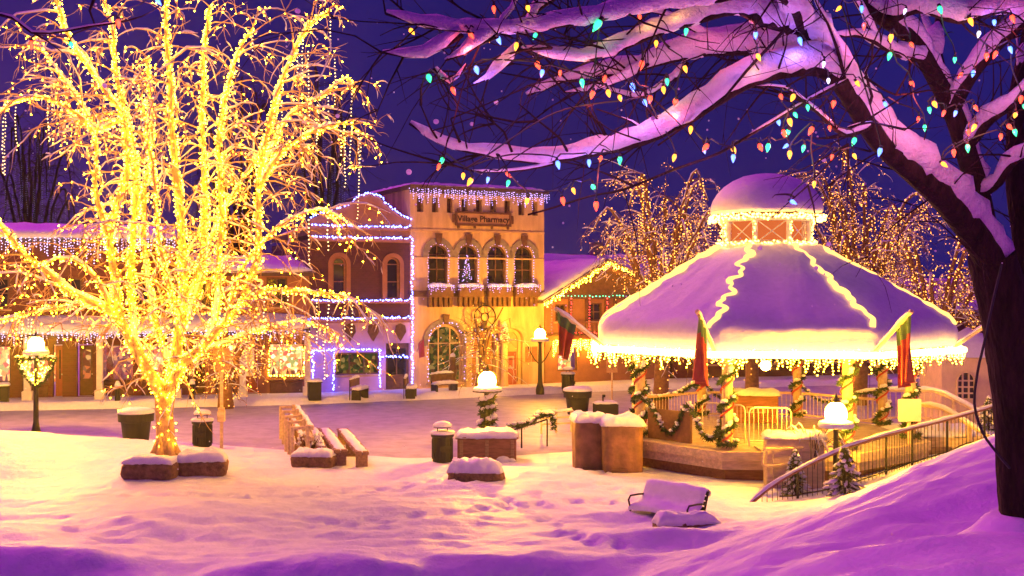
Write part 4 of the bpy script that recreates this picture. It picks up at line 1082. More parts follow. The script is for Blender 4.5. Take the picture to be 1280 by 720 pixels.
m = MB(); m.sheet(rect(-.25, -.05, .3, .5), [rect(-.21, -.09, .34, .46)], -.37, -.353); m.sheet(rect(.05, .3, .3, .5), [rect(.09, .26, .34, .46)], -.37, -.353); m.build('panel_trim', M['wood_pale'], t)
t = lidded('wooden_cabinet', 'pale wooden cabinet with snowy lid in front of the bandstand', 'cabinet', at(992, 605, 26.3).xy.to_3d() + UP * .02, -.12, 1.32, .75, 1.15, 'wood_pale', .10)
def barrier(label, p0, p1, h=1.0):
    t = thing('crowd_barrier', label, 'barrier', p0, math.atan2(p1.y - p0.y, p1.x - p0.x), 'steel crowd barriers in the bandstand'); l = (p1 - p0).length
    m = MB(); r = .12
    loop = [(0, 0, 0.05), (0, 0, h - r), (r * .3, 0, h - r * .3), (r, 0, h), (l - r, 0, h), (l - r * .3, 0, h - r * .3), (l, 0, h - r), (l, 0, .05)]
    m.tube(loop, .02, 6); m.tube([(0, 0, .18), (l, 0, .18)], .016, 6); m.build('frame', M['steel'], t)
    m = MB(); k = int(l / .11)
    for i in range(1, k): m.tube([(l * i / k, 0, .18), (l * i / k, 0, h)], .008, 4)
    m.build('bars', M['steel'], t)
    for x in (.2, l - .2):
        m = MB(); m.box(x - .03, x + .03, -.25, .25, 0, .04, .008); m.build('foot', M['steel'], t)
barrier('steel barrier standing behind the garland loops', W(gp(135, 3.0, FLOOR + .04)), W(gp(112, 3.2, FLOOR + .04)))
barrier('short steel barrier standing beside the front column', W(gp(109, 3.72, FLOOR + .04)), W(gp(93, 3.55, FLOOR + .04)))
t = thing('white_board', 'blank pale notice board fixed to the ramp rail by the bandstand', 'board', at(1137, 527, 28.6), .05)
m = MB(); m.box(-.3, .3, -.02, .02, 0, .58, .008); m.build('panel', M['white'], t); m = MB(); m.box(-.05, .05, .025, .07, -1.3, .5, .01); m.build('post', M['wood_pale'], t)
# ================================================================== snow-laden trees wound with lights
class Tree:
    wob = .2
    cover = .9
    def __init__(s, seed): s.R = random.Random(seed); s.trunk, s.twigs, s.snow, s.bulb, s.hang, s.wires = MB(), MB(), MB(), MB(), MB(), []; s.pts = []
    def limb(s, pts, r0, r1, step=.28, wig=.05, snow=.06, bulbs=30, br=.026, n=7, start=0.0, n_turn=5.0):
        pts = wiggle(spline(pts, step), wig, 1.1, s.R.uniform(0, 50)); k = len(pts)
        rad = [lerp(r0, r1, (i / (k - 1)) ** .8) for i in range(k)]
        s.trunk.tube(pts, rad, n)
        if snow: snow_tube(s.snow, pts, rad, [snow * (.55 + .6 * rad[i] / max(r0, .05)) for i in range(k)], s.R, 6, .06)
        L_ = 0; ph = s.R.uniform(0, 6)
        for i in range(k - 1):
            l = (pts[i + 1] - pts[i]).length; c = int(l * bulbs + s.R.random())
            t = (pts[i + 1] - pts[i]).normalized(); a = t.orthogonal().normalized(); b = t.cross(a)
            for q in range(c):
                f_ = (q + s.R.random()) / max(c, 1); L_ += l / max(c, 1); an = s.R.uniform(0, 2 * PI)
                r = lerp(rad[i], rad[i + 1], f_) + .035 + s.R.random() * .025
                if i / k < start: continue
                s.bulb.octa(pts[i].lerp(pts[i + 1], f_) + (a * math.cos(an) + b * math.sin(an)) * r, br * s.R.uniform(.75, 1.3))
        return pts, rad
    def twig(s, p, d, ln, r, depth, snow, droop=.16, bulbs=0.0, br=.02):
        R = s.R; n = 5; pts = [p]; d = d.normalized()
        for i in range(n):
            d = (d + V((R.gauss(0, s.wob), R.gauss(0, s.wob), R.gauss(0, s.wob * .8) - droop))).normalized()
            p = p + d * ln / n; pts.append(p)
        rad = [r * (1 - .75 * i / n) for i in range(n + 1)]
        s.twigs.tube(pts, rad, 4)
        if snow > 0 and R.random() < s.cover: snow_tube(s.snow, pts, rad, [snow * R.uniform(.6, 1.2)] * (n + 1), R, 5, .05, .5)
        if bulbs:
            for q in range(int(bulbs * ln + R.random())):
                k = R.random() * n; i = int(k); c = pts[i].lerp(pts[i + 1], k - i)
                s.bulb.octa(c + V((R.gauss(0, .03), R.gauss(0, .03), R.gauss(0, .03))), br * R.uniform(.6, 1.25))
        if depth > 0:
            for q in range(R.choice((2, 3, 3))):
                i = R.randint(1, n - 1); e = (d + V((R.gauss(0, .7), R.gauss(0, .7), R.gauss(0, .5)))).normalized()
                s.twig(pts[i], e, ln * R.uniform(.4, .65), r * .62, depth - 1, snow * .85, droop, bulbs, br)
        return pts
    def clothe(s, pts, rad, every, ln, r, depth, snow, droop, centre, bulbs=0, frm=.25, br=.02):
        L_ = 0; nxt = 0; tot = sum((b - a).length for a, b in zip(pts, pts[1:])); R = s.R
        for i in range(len(pts) - 1):
            l = (pts[i + 1] - pts[i]).length; L_ += l
            if L_ < tot * frm or L_ < nxt: continue
            nxt = L_ + every * R.uniform(.6, 1.4)
            t = (pts[i + 1] - pts[i]).normalized()
            o = (pts[i] - centre); o.z *= .3; o = o.normalized() if o.length > 0 else t
            d = t * .45 + o * .55 + V((R.gauss(0, .7), R.gauss(0, .7), R.gauss(.12, .4)))
            s.twig(pts[i], d, ln * R.uniform(.55, 1.25), r, depth, snow, droop, bulbs, br)
    def strand(s, p, ln, step=.095, r=.02):
        R = s.R; k = 0; q = V(p); pts = [V(q)]
        while k < ln:
            q = q + V((R.gauss(0, .008), R.gauss(0, .008), -step)); s.hang.octa(q, r * R.uniform(.8, 1.2)); k += step; pts.append(V(q))
        s.wires.append((pts[0], pts[-1]))
    def done(s, loc, name, label, lights_label=None, bark='willow_bark', em=None, em_h=None, group=None, snow_m='twig_snow', near_bulbs=0):
        t = thing(name, label, 'tree', loc, 0, group)
        s.trunk.build('trunk', M[bark], t, loc, smooth_=True)
        if s.twigs.f: s.twigs.build('crown', M[bark], t, loc)
        if s.snow.f: s.snow.build('snow_cover', M[snow_m], t, loc, smooth_=True)
        if lights_label:
            l = thing('tree_lights', lights_label, 'string lights', loc)
            if near_bulbs:              # the bulbs that show largest are parts of their own
                n_ = len(s.bulb.v) // 6; cs = sorted(range(n_), key=lambda i: s.bulb.v[i * 6][1])[:near_bulbs]; one = None
                for i in cs:
                    c = V(s.bulb.v[i * 6 + 4]) - UP * .02
                    if one is None: b_ = MB(); b_.octa((0, 0, 0), .02); one = b_.build('bulb', em, l)
                    else: o2 = one.copy(); COL.objects.link(o2); o2.parent = l; one2 = o2
                    (one if i == cs[0] else o2).location = c - V(loc)
                drop = set(cs); nb = MB()
                for i in range(n_):
                    if i not in drop: nb.add(s.bulb.v[i * 6:i * 6 + 6], [(0, 1, 4), (1, 2, 4), (2, 3, 4), (3, 0, 4), (1, 0, 5), (2, 1, 5), (3, 2, 5), (0, 3, 5)])
                s.bulb = nb
            if s.bulb.f: s.bulb.build('bulbs', em, l, loc, kind='stuff')
            if s.hang.f: s.hang.build('hanging_bulbs', em_h or em, l, loc, kind='stuff')
            for a, b in s.wires[:60]: w_ = MB(); w_.tube([a, b], .005, 3); w_.build('wire', M['wire'], l, loc)
            if not s.wires: w_ = MB(); w_.tube([V(loc) + V((.3, -.3, 0)), V(loc) + V((.3, -.32, 1.2))], .012, 4); w_.build('wire', M['wire'], l, loc)
        return t

# ---- the big lit tree
T = Tree(21); T.cover = .3; D0 = 30.0
base = V(((207 - 640) / F * D0, D0, gz((207 - 640) / F * D0, D0)))
cen = at(215, 300, D0)
def Lp(lst): return [at(x, y, D0 + dd) for x, y, dd in lst]
limbs = [
 ([(207, 592, 0), (207, 560, 0), (206, 525, 0), (203, 488, 0)], .27, .30, 22, .0),
 ([(203, 492, 0), (184, 462, -.3), (166, 432, -.6), (148, 395, -.8), (123, 381, -1.0), (90, 366, -1.2), (54, 337, -1.5), (22, 309, -1.8), (-8, 270, -2.1)], .24, .05, 42, .2),
 ([(150, 398, -.8), (144, 348, -.7), (137, 294, -.6), (146, 258, -.5), (159, 217, -.5), (152, 144, -.9), (119, 97, -1.2), (90, 54, -1.5), (72, 2, -1.8)], .15, .05, 46, .2),
 ([(168, 436, -.5), (164, 330, .2), (170, 215, .5), (148, 108, .8), (141, 43, 1.0), (132, 5, 1.2)], .14, .05, 44, .2),
 ([(207, 500, 0), (217, 464, .1), (224, 413, .2), (231, 366, .3), (226, 280, .3), (217, 180, .2), (213, 108, 0), (208, 36, -.2), (206, -14, -.3)], .2, .06, 46, .2),
 ([(226, 408, .2), (240, 380, .7), (253, 334, 1.2), (256, 250, 1.6), (253, 162, 1.8), (254, 90, 1.9), (262, 8, 2.1)], .15, .05, 46, .2),
 ([(210, 492, 0), (228, 455, -.3), (253, 435, -.6), (282, 402, -.9), (307, 377, -1.2), (339, 363, -1.5), (397, 366, -1.8), (440, 372, -2.0)], .18, .04, 34, .3),
 ([(262, 426, -.6), (272, 380, -.1), (274, 330, .3), (276, 250, .5), (274, 173, .4), (285, 108, .2), (298, 65, 0), (316, 34, -.1)], .13, .04, 44, .2),
 ([(305, 378, -1.2), (312, 350, -1.1), (325, 312, -1.0), (322, 260, -1.0), (326, 217, -1.0), (339, 144, -1.1), (361, 79, -1.3), (386, 30, -1.5), (410, 16, -1.7)], .13, .035, 40, .2),
 ([(325, 217, -1.0), (343, 175, -.4), (361, 144, 0), (397, 122, .4), (432, 97, .8), (441, 104, .9)], .07, .03, 26, .2),
 ([(324, 235, -1.0), (345, 200, -1.6), (375, 172, -2.0), (410, 157, -2.4), (440, 155, -2.7), (451, 164, -2.8)], .07, .03, 22, .2),
 ([(137, 300, -.6), (120, 240, -1.0), (119, 175, -1.4), (94, 142, -1.9), (50, 122, -2.4), (18, 126, -2.7), (4, 138, -2.8)], .10, .03, 28, .2),
 ([(150, 150, -.9), (120, 160, .2), (104, 130, .9), (70, 85, 1.6), (43, 47, 2.2)], .07, .03, 24, .1),
 ([(128, 384, -1.0), (100, 380, -.4), (72, 386, .1), (36, 392, .6), (-6, 402, 1.0)], .09, .03, 30, .2),
 ([(136, 380, -.9), (118, 345, -1.8), (90, 324, -2.4), (70, 322, -2.8), (48, 336, -3.2)], .08, .03, 26, .2),
 ([(217, 470, 0), (200, 420, 1.2), (186, 360, 2.2), (180, 260, 2.8), (190, 160, 3.1), (182, 70, 3.4)], .13, .05, 30, .2),
 ([(228, 400, .3), (205, 340, -1.0), (196, 270, -1.8), (188, 190, -2.2), (176, 120, -2.6)], .09, .03, 34, .2),
 ([(236, 372, .5), (262, 300, 1.8), (300, 230, 2.6), (330, 180, 3.0), (352, 120, 3.3)], .09, .03, 26, .2),
 ([(282, 405, -.9), (300, 340, -2.0), (330, 300, -2.6), (372, 270, -3.0), (410, 262, -3.2), (432, 280, -3.3)], .08, .03, 26, .2),
 ([(240, 446, -.4), (300, 420, .6), (340, 408, 1.2), (376, 402, 1.6), (404, 410, 1.8)], .07, .025, 22, .2),
]
tips = []
for i, (pp, r0, r1, nb, st) in enumerate(limbs):
    pts, rad = T.limb(Lp(pp), r0 * (.8 if i else 1), r1 * .75, .26, .05 if i else .02, .055 if i else 0, nb * .8, .0185, 8 if i == 0 else 7, .25 if i == 0 else 0)
    if i == 0: continue
    T.clothe(pts, rad, .118, 1.65, .024, 2, .032, .15, cen, .75, .10, .016)
    tips.append((pts, rad))
for pts, rad in tips:
    e = pts[-1]
    if e.z > 2.8:
        for k in range(2): T.twig(e, (pts[-1] - pts[-3]) + V((T.R.gauss(0, .3), T.R.gauss(0, .3), 0)), .8, .02, 1, .03, .25, 2)
        for k in range(2):
            q = pts[-1 - T.R.randint(0, min(4, len(pts) - 2))]
            if abs((q.x) - base.x) > 2.4: T.strand(q - UP * .1, T.R.uniform(.5, 1.6))
for px, py, l in ((441, 104, 2.1), (447, 160, 2.4), (6, 140, 1.7), (20, 130, 1.2), (412, 18, .9), (300, 55, .5), (316, 36, .5), (386, 60, 1.7), (418, 70, 1.3), (398, 128, .9), (430, 158, 1.6), (60, 122, 1.1), (395, 370, 1.2), (360, 366, 1.0), (430, 374, 1.0), (330, 368, .9), (40, 395, 1.1)):
    T.strand(at(px, py, D0 + T.R.uniform(-1.5, 1)), l)
# ragged foot of the trunk
for k in range(6):
    a = k * PI / 3 + .3; T.trunk.tube([base + V((math.cos(a) * .42, math.sin(a) * .42, -.15)), base + V((math.cos(a) * .26, math.sin(a) * .26, .1)), base + V((math.cos(a) * .16, math.sin(a) * .16, .5))], [.10, .1, .05], 6)
T.done(base, 'lit_tree', 'large spreading bare tree wrapped all over in warm golden lights', 'thousands of golden bulbs wound round the large spreading bare tree', 'willow_bark', E['tree'], E['tree_hang'], near_bulbs=100)

# ---- weeping trees with hanging lights
def weeping(px, d, top_py, half_px, label, lab2, seed, nl, bulbs, em, snow=.05, base_z=0.0, lean=0.0, strands=30, group=None, bark='far_bark', start=.1, twig_b=1.0, weep=1.0, stl=(.8, 2.4), dens=.21):
    T = Tree(seed); T.cover = .3; R = T.R; x0 = (px - 640) / F * d; b = V((x0, d, base_z)); H = HC + (HY - top_py) / F * d - base_z; W_ = half_px / F * d
    c = b + UP * H * .5
    fork = b + V((lean * .2, 0, H * .22))
    T.limb([b - UP * .3, b + V((lean * .1, 0, H * .1)), fork], .34, .26, .4, .05, 0, bulbs, .026, 8)
    for i in range(nl):
        an = 2 * PI * (i + R.random() * .6) / nl; k = R.uniform(.35, 1.0); hh = H * R.uniform(.72, 1.02) * (1 - .28 * k * k)
        o = V((math.cos(an) * W_ * k, math.sin(an) * W_ * .8 * k, 0))
        pts = [fork, fork + o * .25 + UP * (hh - fork.z + b.z) * .4, fork + o * .65 + UP * (hh - H * .22) * .85, b + o * .95 + UP * hh, b + o * 1.15 + UP * (hh - H * .08 * weep)]
        p, r = T.limb(pts, .16, .03, .35, .12, snow, bulbs, .026, 6)
        T.clothe(p, r, dens, 1.7, .020, 2 if group else 1, snow * .6, .15, c, twig_b, .12, .017)
        for q in range(strands // nl):
            pt = p[R.randint(len(p) // 2, len(p) - 1)]; T.strand(pt + V((R.gauss(0, .25), R.gauss(0, .25), 0)), R.uniform(*stl), .12, .024)
    T.done(b, 'lit_tree', label, lab2, bark, em, em, group)
g_ = 'lit trees behind the bandstand'
weeping(826, 44, 190, 84, 'snowy lit tree behind the bandstand on the cottage side', 'amber bulbs in the lit tree on the cottage side of the bandstand', 31, 17, 6, E['far_tree'], strands=18, group=g_, twig_b=1.5)
weeping(1075, 46, 168, 92, 'tallest snowy lit tree rising behind the bandstand roof', 'amber bulbs in the tallest lit tree behind the bandstand', 32, 18, 6, E['far_tree'], strands=14, group=g_, twig_b=1.5)
weeping(1168, 41, 262, 84, 'lower snowy lit tree between the bandstand roof and the dark trunk', 'amber bulbs in the lower lit tree by the dark trunk', 33, 16, 6, E['far_tree'], strands=14, group=g_, twig_b=1.5)
weeping(940, 50, 205, 60, 'snowy lit tree hidden behind the bandstand lantern', 'amber bulbs in the lit tree hidden behind the bandstand lantern', 34, 12, 5, E['far_tree'], strands=16, group=g_, twig_b=1.2)
E['dim'] = emis('dim_blue_bulb', (.45, .35, 1.0), .3)
weeping(404, 63, 62, 52, 'dark weeping tree with hanging strands behind the golden tree on the pharmacy side', 'faint hanging light strands in the dark weeping tree towards the pharmacy', 35, 12, 0, E['dim'], 0, strands=60, bark='bark', twig_b=0, stl=(1.5, 3.5), weep=2.0)
weeping(40, 62, 105, 60, 'dark weeping tree behind the golden tree at the edge of the square', 'faint hanging light strands in the dark weeping tree at the edge of the square', 36, 12, 0, E['dim'], 0, strands=50, bark='bark', twig_b=0, stl=(1.5, 3.5), weep=2.0)
weeping(300, 66, 70, 55, 'dark weeping tree hidden behind the middle of the golden tree', 'faint hanging light strands behind the middle of the golden tree', 37, 9, 0, E['dim'], 0, strands=20, bark='bark', twig_b=0, stl=(1.5, 3.5), weep=2.0)
# small lit tree in front of the narrower shop, and the one before the pharmacy
weeping(282, 44.5, 385, 42, 'small lit tree on the pavement before the narrower shop', 'orange bulbs in the small tree before the narrower shop', 41, 9, 10, E['far_tree'], .03, strands=24, base_z=.1, stl=(.4, 1.1), twig_b=4)
weeping(603, 50.4, 388, 20, 'small bare lit tree on the pavement before the pharmacy door', 'warm bulbs in the small tree before the pharmacy door', 42, 7, 3, E['far_tree'], .02, strands=8, base_z=.1, stl=(.3, .8), twig_b=1)
# ================================================================== things standing in the square
def gpt(px, py, zz=0.0):
    d = (HC - zz) * F / (py - HY); return V(((px - 640) / F * d, d, zz))
def on_snow(px, d): x = (px - 640) / F * d; return V((x, d, gz(x, d)))

# ---- planter tubs
def tub(loc, label, proto=[None]):
    if proto[0]: return dup(proto[0], loc, .7, label)
    t = proto[0] = thing('planter_tub', label, 'planter', loc, 0, 'black planter tubs heaped with snow')
    m = MB(); m.lathe([(.36, -.12), (.38, 0), (.44, .55), (.45, .6), (.53, .62), (.54, .86), (.5, .9), (.44, .86)], (0, 0, 0), 28); m.build('pot', M['black'], t, smooth_=False)
    m = MB(); m.lathe([(.5, .84), (.56, .88), (.53, .96), (.35, 1.02), (.12, 1.04), (.001, 1.05)], (0, 0, 0), 24); m.build('snow_cover', M['snow'], t, smooth_=True)
tub(on_snow(170, 34.6) - UP * .02, 'black planter tub heaped with snow beside the golden tree trunk')
tub(gpt(722, 517), 'black planter tub heaped with snow in the street beyond the brown crates')

# ---- litter bins
def bin_(loc, label, rot=0, proto=[None]):
    if proto[0]: return dup(proto[0], loc, rot, label)
    t = proto[0] = thing('litter_bin', label, 'litter bin', loc, rot, 'black litter bins with snow caps')
    m = MB(); m.lathe([(.24, -.1), (.27, .02), (.28, .66), (.31, .68), (.31, .76), (.2, .78)], (0, 0, 0), 20); b = m.build('bin', M['black'], t)
    m = MB()
    for i in range(20): a = i * PI / 10; m.box(.272, .29, -.018, .018, .08, .62, M=Matrix.Rotation(a, 4, 'Z'))
    m.build('slat', M['black'], b)
    m = MB(); m.box(-.16, .16, -.300, -.293, .3, .44); m.build('plate', M['iron'], b)
    for x in (-.14, .14):
        m = MB(); m.tube([(x, 0, .76), (x, 0, .93)], .014, 5); m.build('stay', M['iron'], t)
    m = MB(); m.lathe([(.24, .93), (.235, .95), (.12, 1.0), (.001, 1.02)], (0, 0, 0), 16); m.build('hood', M['black'], t)
    m = MB(); m.lathe([(.33, .75), (.335, .80), (.28, .84), (.2, .83)], (0, 0, 0), 18); m.build('snow_cover', M['snow'], t, smooth_=True)
    m = MB(); m.lathe([(.25, .95), (.255, 1.0), (.2, 1.06), (.08, 1.09), (.001, 1.095)], (0, 0, 0), 16); m.build('snow_cover', M['snow'], t, smooth_=True)
bin_(on_snow(253, 33.2), 'black litter bin with snow cap near the wooden signpost')
bin_(on_snow(553, 30.4), 'black litter bin with snow cap beside the wooden lamp box', .4)
bin_(gpt(710, 488, .12), 'black litter bin on the far pavement before the cottage', .9)
def box_bin(loc, label, proto=[None]):
    if proto[0]: return dup(proto[0], loc, .35, label)
    t = proto[0] = thing('waste_box', label, 'litter bin', loc, .3, 'square black waste boxes on the far pavement')
    m = MB(); m.box(-.26, .26, -.26, .26, 0, .72, .02); m.build('body', M['black'], t)
    m = MB(); m.box(-.3, .3, -.3, .3, .723, .80, .02); m.build('lid', M['black'], t)
    m = MB(); snow_slab(m, -.3, .3, -.3, .3, .8, .07, 6, 5); m.build('snow_cover', M['snow'], t, smooth_=True)
box_bin(gpt(393, 500, .12), 'square black waste box on the pavement by the pale shop entrance')
box_bin(gpt(2, 506, .12), 'square black waste box on the pavement at the end of the brick shop')
t = thing('utility_box', 'low black box on the street edge behind the bandstand garland', 'utility box', gpt(757, 520), .2)
m = MB(); m.box(-.42, .42, -.28, .28, 0, .5, .02); m.build('body', M['black'], t); m = MB(); m.tube([(-.1, 0, .5), (-.1, 0, .72)], .03, 6); m.box(-.12, -.02, -.05, .05, .7, .8, .01); m.build('stub_pipe', M['iron'], t)
m = MB(); snow_slab(m, -.42, .42, -.28, .28, .5, .06, 6, 5); m.build('snow_cover', M['snow'], t, smooth_=True)
# thin signpost beside it
t = thing('sign_post', 'thin post with small square sign in street beside the bandstand', 'sign', gpt(765, 512), 0)
m = MB(); m.tube([(0, 0, 0), (0, 0, 2.05)], .035, 6); m.build('post', M['wood_pale'], t); m = MB(); m.box(-.22, .22, -.06, -.036, 1.45, 2.0, .01); m.build('panel', M['sign'], t)
# pavement furniture: fire hydrants and little benches
def hydrant(loc, label, proto=[None]):
    if proto[0]: return dup(proto[0], loc, .5, label)
    t = proto[0] = thing('bollard', label, 'bollard', loc, 0, 'short dark bollards on the far pavement')
    m = MB(); m.lathe([(.16, 0), (.16, .06), (.11, .1), (.10, .55), (.14, .58), (.14, .64), (.1, .7), (.04, .8), (.001, .82)], (0, 0, 0), 12); m.build('post', M['iron'], t)
    m = MB(); m.lathe([(.13, .68), (.12, .76), (.06, .88), (.001, .9)], (0, 0, 0), 10); m.build('snow_cover', M['snow'], t, smooth_=True)
hydrant(gpt(147, 504, .15), 'short dark bollard with snow cap before the brick shop door')
hydrant(gpt(240, 501, .15), 'short dark bollard with snow cap behind the golden tree trunk')
def pavement_bench(loc, label, rot, proto=[None]):
    if proto[0]: return dup(proto[0], loc, rot, label)
    t = proto[0] = thing('pavement_bench', label, 'bench', loc, rot, 'small dark benches on the far pavement')
    m = MB(); m.box(-.6, .6, -.22, .22, .40, .46, .015); m.build('seat', M['umber'], t)
    m = MB(); m.box(-.6, .6, .2, .25, .55, .9, .015); m.build('backrest', M['umber'], t)
    for x in (-.52, .52):
        m = MB(); m.box(x - .04, x + .04, -.2, .2, 0, .395, .01); m.box(x - .03, x + .03, .253, .29, .0, .9, .01); m.build('leg', M['iron'], t)
    m = MB(); snow_slab(m, -.6, .6, -.22, .18, .46, .1, 8, 4); m.build('snow_cover', M['snow'], t, smooth_=True); m = MB(); snow_slab(m, -.6, .6, .2, .25, .9, .07, 8, 2); m.build('snow_cover', M['snow'], t, smooth_=True)
pavement_bench(gpt(450, 499, .14), 'small snowy dark bench before the pale shop window', FU.rot + 1.0)
pavement_bench(gpt(514, 497, .14), 'small snowy dark bench before the dark shop door', FU.rot + 1.2)
pavement_bench(gpt(556, 492, .14), 'small snowy dark bench under the arched pharmacy shop window', FP.rot + .2)
t = thing('person_figure_sign', 'dark carved wooden post figure beside the pharmacy shop window', 'statue', gpt(566, 490, .12), 0); t.name = 'carved_post'
m = MB(); m.lathe([(.18, 0), (.2, .3), (.15, .7), (.22, 1.0), (.12, 1.25), (.16, 1.42), (.1, 1.6), (.001, 1.66)], (0, 0, 0), 10); m.build('figure', M['umber'], t); m = MB(); m.lathe([(.13, 1.58), (.1, 1.7), (.001, 1.76)], (0, 0, 0), 10); m.build('snow_cover', M['snow'], t, smooth_=True)

# ---- street lamps
def lantern_parts(t, z, s=1.0, em='lamp'):
    m = MB(); m.ball((0, 0, z + .26 * s), .25 * s, 14, 8, 1.15); m.build('globe', E[em], t)
    m = MB(); m.lathe([(.16 * s, z - .06 * s), (.18 * s, z + .02 * s), (.1 * s, z + .04 * s)], (0, 0, 0), 12); m.build('lamp_holder', M['iron'], t)
    sc_ = MB(); sc_.lathe([(.38 * s, z - .04 * s), (.42 * s, z + .02 * s), (.38 * s, z + .09 * s), (.22 * s, z + .13 * s)], (0, 0, 0), 12); sc_.build('snow_cover', M['snow'], t, smooth_=True)
    m = MB(); m.lathe([(.10 * s, z + .53 * s), (.13 * s, z + .53 * s), (.05 * s, z + .62 * s), (.02 * s, z + .7 * s), (.001, z + .76 * s)], (0, 0, 0), 12); m.build('cap', M['iron'], t)
def lamp_post(loc, label, h, garl, basket, arms, rot=0, r=.075, em='lamp'):
    t = thing('street_lamp', label, 'street lamp', loc, rot)
    m = MB(); m.lathe([(r * 2.2, -.2), (r * 2.1, .1), (r * 1.5, .3), (r * 1.15, .45), (r * .8, h - .1), (r * 1.3, h)], (0, 0, 0), 12); m.build('pole', M['iron'], t)
    lantern_parts(t, h + .04, 1.0, em)
    if arms:
        for sx in (-1, 1):
            m = MB(); m.tube([(0, 0, h - 1.05), (sx * .28, 0, h - .8), (sx * .52, 0, h - .42), (sx * .6, 0, h - .2)], .03, 6); m.build('bracket', M['iron'], t)
    if basket:
        R_ = random.Random(basket); a, b, c = MB(), MB(), MB()
        for sx in (-1, 1): garland_mesh(a, b, spline([(0, 0, h - 1.05), (sx * .28, 0, h - .8), (sx * .52, 0, h - .42), (sx * .6, 0, h - .1)], .08), .11, R_, 30, .3)
        garland_mesh(a, b, [V((.6 * math.cos(k * PI / 12), .35 * math.sin(k * PI / 12), h - .12)) for k in range(25)], .12, R_, 26, .3)
        for k in range(90):
            an = R_.uniform(0, 2 * PI); q = R_.random(); rr = .62 * q; c.octa((rr * math.cos(an), rr * .6 * math.sin(an), h - 1.0 + q * .9 + R_.gauss(0, .05)), .024)
        t2 = thing('lamp_garland', 'lit evergreen garland basket hanging on the street lamp by snow mound', 'garland', V(loc), rot)
        a.build('needles', M['needles'], t2); b.build('snow_cover', M['twig_snow'], t2, smooth_=True, kind='stuff'); c.build('bulbs', E['gazebo'], t2, kind='stuff')
    return t
x, d = (45 - 640) / F * 36.2, 36.2
lamp_post(V((x, d, -.05)), 'dark street lamp with V bracket burning brightly beside the snow mound', 2.62, False, 5, True, em='lamp_mound')
lamp_post(gpt(675, 489, .12), 'dark street lamp burning on the far pavement before the pharmacy', 2.25, False, 0, True, FP.rot, .09, 'lamp_low')
p_ = V(((609 - 640) / F * 33.2, 33.2, 0))
t = thing('street_lamp', 'short lamp wound with snowy garland behind the wooden lamp box', 'street lamp', p_)
m = MB(); m.lathe([(.14, -.1), (.13, .3), (.10, .5), (.09, 1.6), (.13, 1.66)], (0, 0, 0), 12); m.build('pole', M['iron'], t); lantern_parts(t, 1.68, 1.05, 'lamp_low')
m = MB(); m.tube([(.42 * math.cos(k * PI / 8), .42 * math.sin(k * PI / 8), 1.66) for k in range(17)], .02, 5)
for k in range(4): m.tube([(0, 0, 1.6), (.42 * math.cos(k * PI / 2), .42 * math.sin(k * PI / 2), 1.66)], .015, 4)
m.build('collar', M['iron'], t)
def swag2(pts, label, r, seed, ribbon=False, name='garland_swag', snow=.5):
    R_ = random.Random(seed); org = V(pts[0]); t = thing(name, label, 'garland', org)
    a, b = MB(), MB(); garland_mesh(a, b, pts, r, R_, 30, snow); a.build('needles', M['needles'], t, org); b.build('snow_cover', M['twig_snow'], t, org, smooth_=True, kind='stuff')
swag2([p_ + V((.17 * math.cos(k / 60 * 26), .17 * math.sin(k / 60 * 26), .2 + k / 60 * 1.3)) for k in range(61)], 'snowy garland wound round the short lamp behind the wooden box', .19, 8)
t = lidded('wooden_box', 'long wooden box with thick snow lid beneath the short lamp', 'box', on_snow(609, 31.2), .0, 1.62, .95, .62, 'wood_red', .16)
for x in (-.7, 0, .7): m = MB(); m.box(x - .05, x + .05, -.50, -.478, .04, .6, .008); m.build('batten', M['wood'], t)
m = MB()
for x, h in ((-.6, .16), (.45, .2), (.68, .12)): m = MB(); m.ball((x, -.52, .02), h * 1.1, 8, 5, .7); m.build('drifted_snow', M['snow'], t, smooth_=True)
# rail with snowy garland beside it
ra, rb = on_snow(652, 33.0), on_snow(684, 33.4); ra.z = rb.z = 0
t = thing('low_rail', 'low dark rail carrying the snowy garland beside the short lamp', 'railing', ra, math.atan2(rb.y - ra.y, rb.x - ra.x)); l = (rb - ra).length
m = MB(); m.tube([(-.3, 0, .55), (l, 0, .8)], .025, 6); m.build('rail', M['iron'], t)
for x in (0, l): m = MB(); m.tube([(x, 0, 0), (x, 0, .62 + .18 * x / l)], .025, 6); m.build('post', M['iron'], t)
swag2(spline([ra + V((-.35, 0, .62)), ra + V((.2, 0, .72)), ra + V((.5, 0, .95)), rb + V((-.2, 0, .93)), rb + V((.15, 0, .88)), rb + V((.2, 0, .5))], .08), 'snow laden garland lying on the low rail beside the short lamp', .15, 9)
# bike rack of thin rails
a_, b_ = on_snow(676, 36.5), on_snow(716, 37.0); a_.z = b_.z = 0
t = thing('rail_fence', 'thin pale rail fence between the short lamp and the brown crates', 'fence', a_, math.atan2(b_.y - a_.y, b_.x - a_.x)); l = (b_ - a_).length
for z in (.28, .48, .68): m = MB(); m.box(0, l, -.02, .02, z - .03, z + .03, .006); m.build('rail', M['wood_pale'], t)
for x in (.04, l * .5, l - .04): m = MB(); m.box(x - .03, x + .03, .022, .07, -.1, .78, .008); m.build('post', M['wood_pale'], t)
m = MB(); snow_slab(m, 0, l, -.03, .03, .71, .05, 8, 2); m.build('snow_cover', M['snow'], t, smooth_=True)

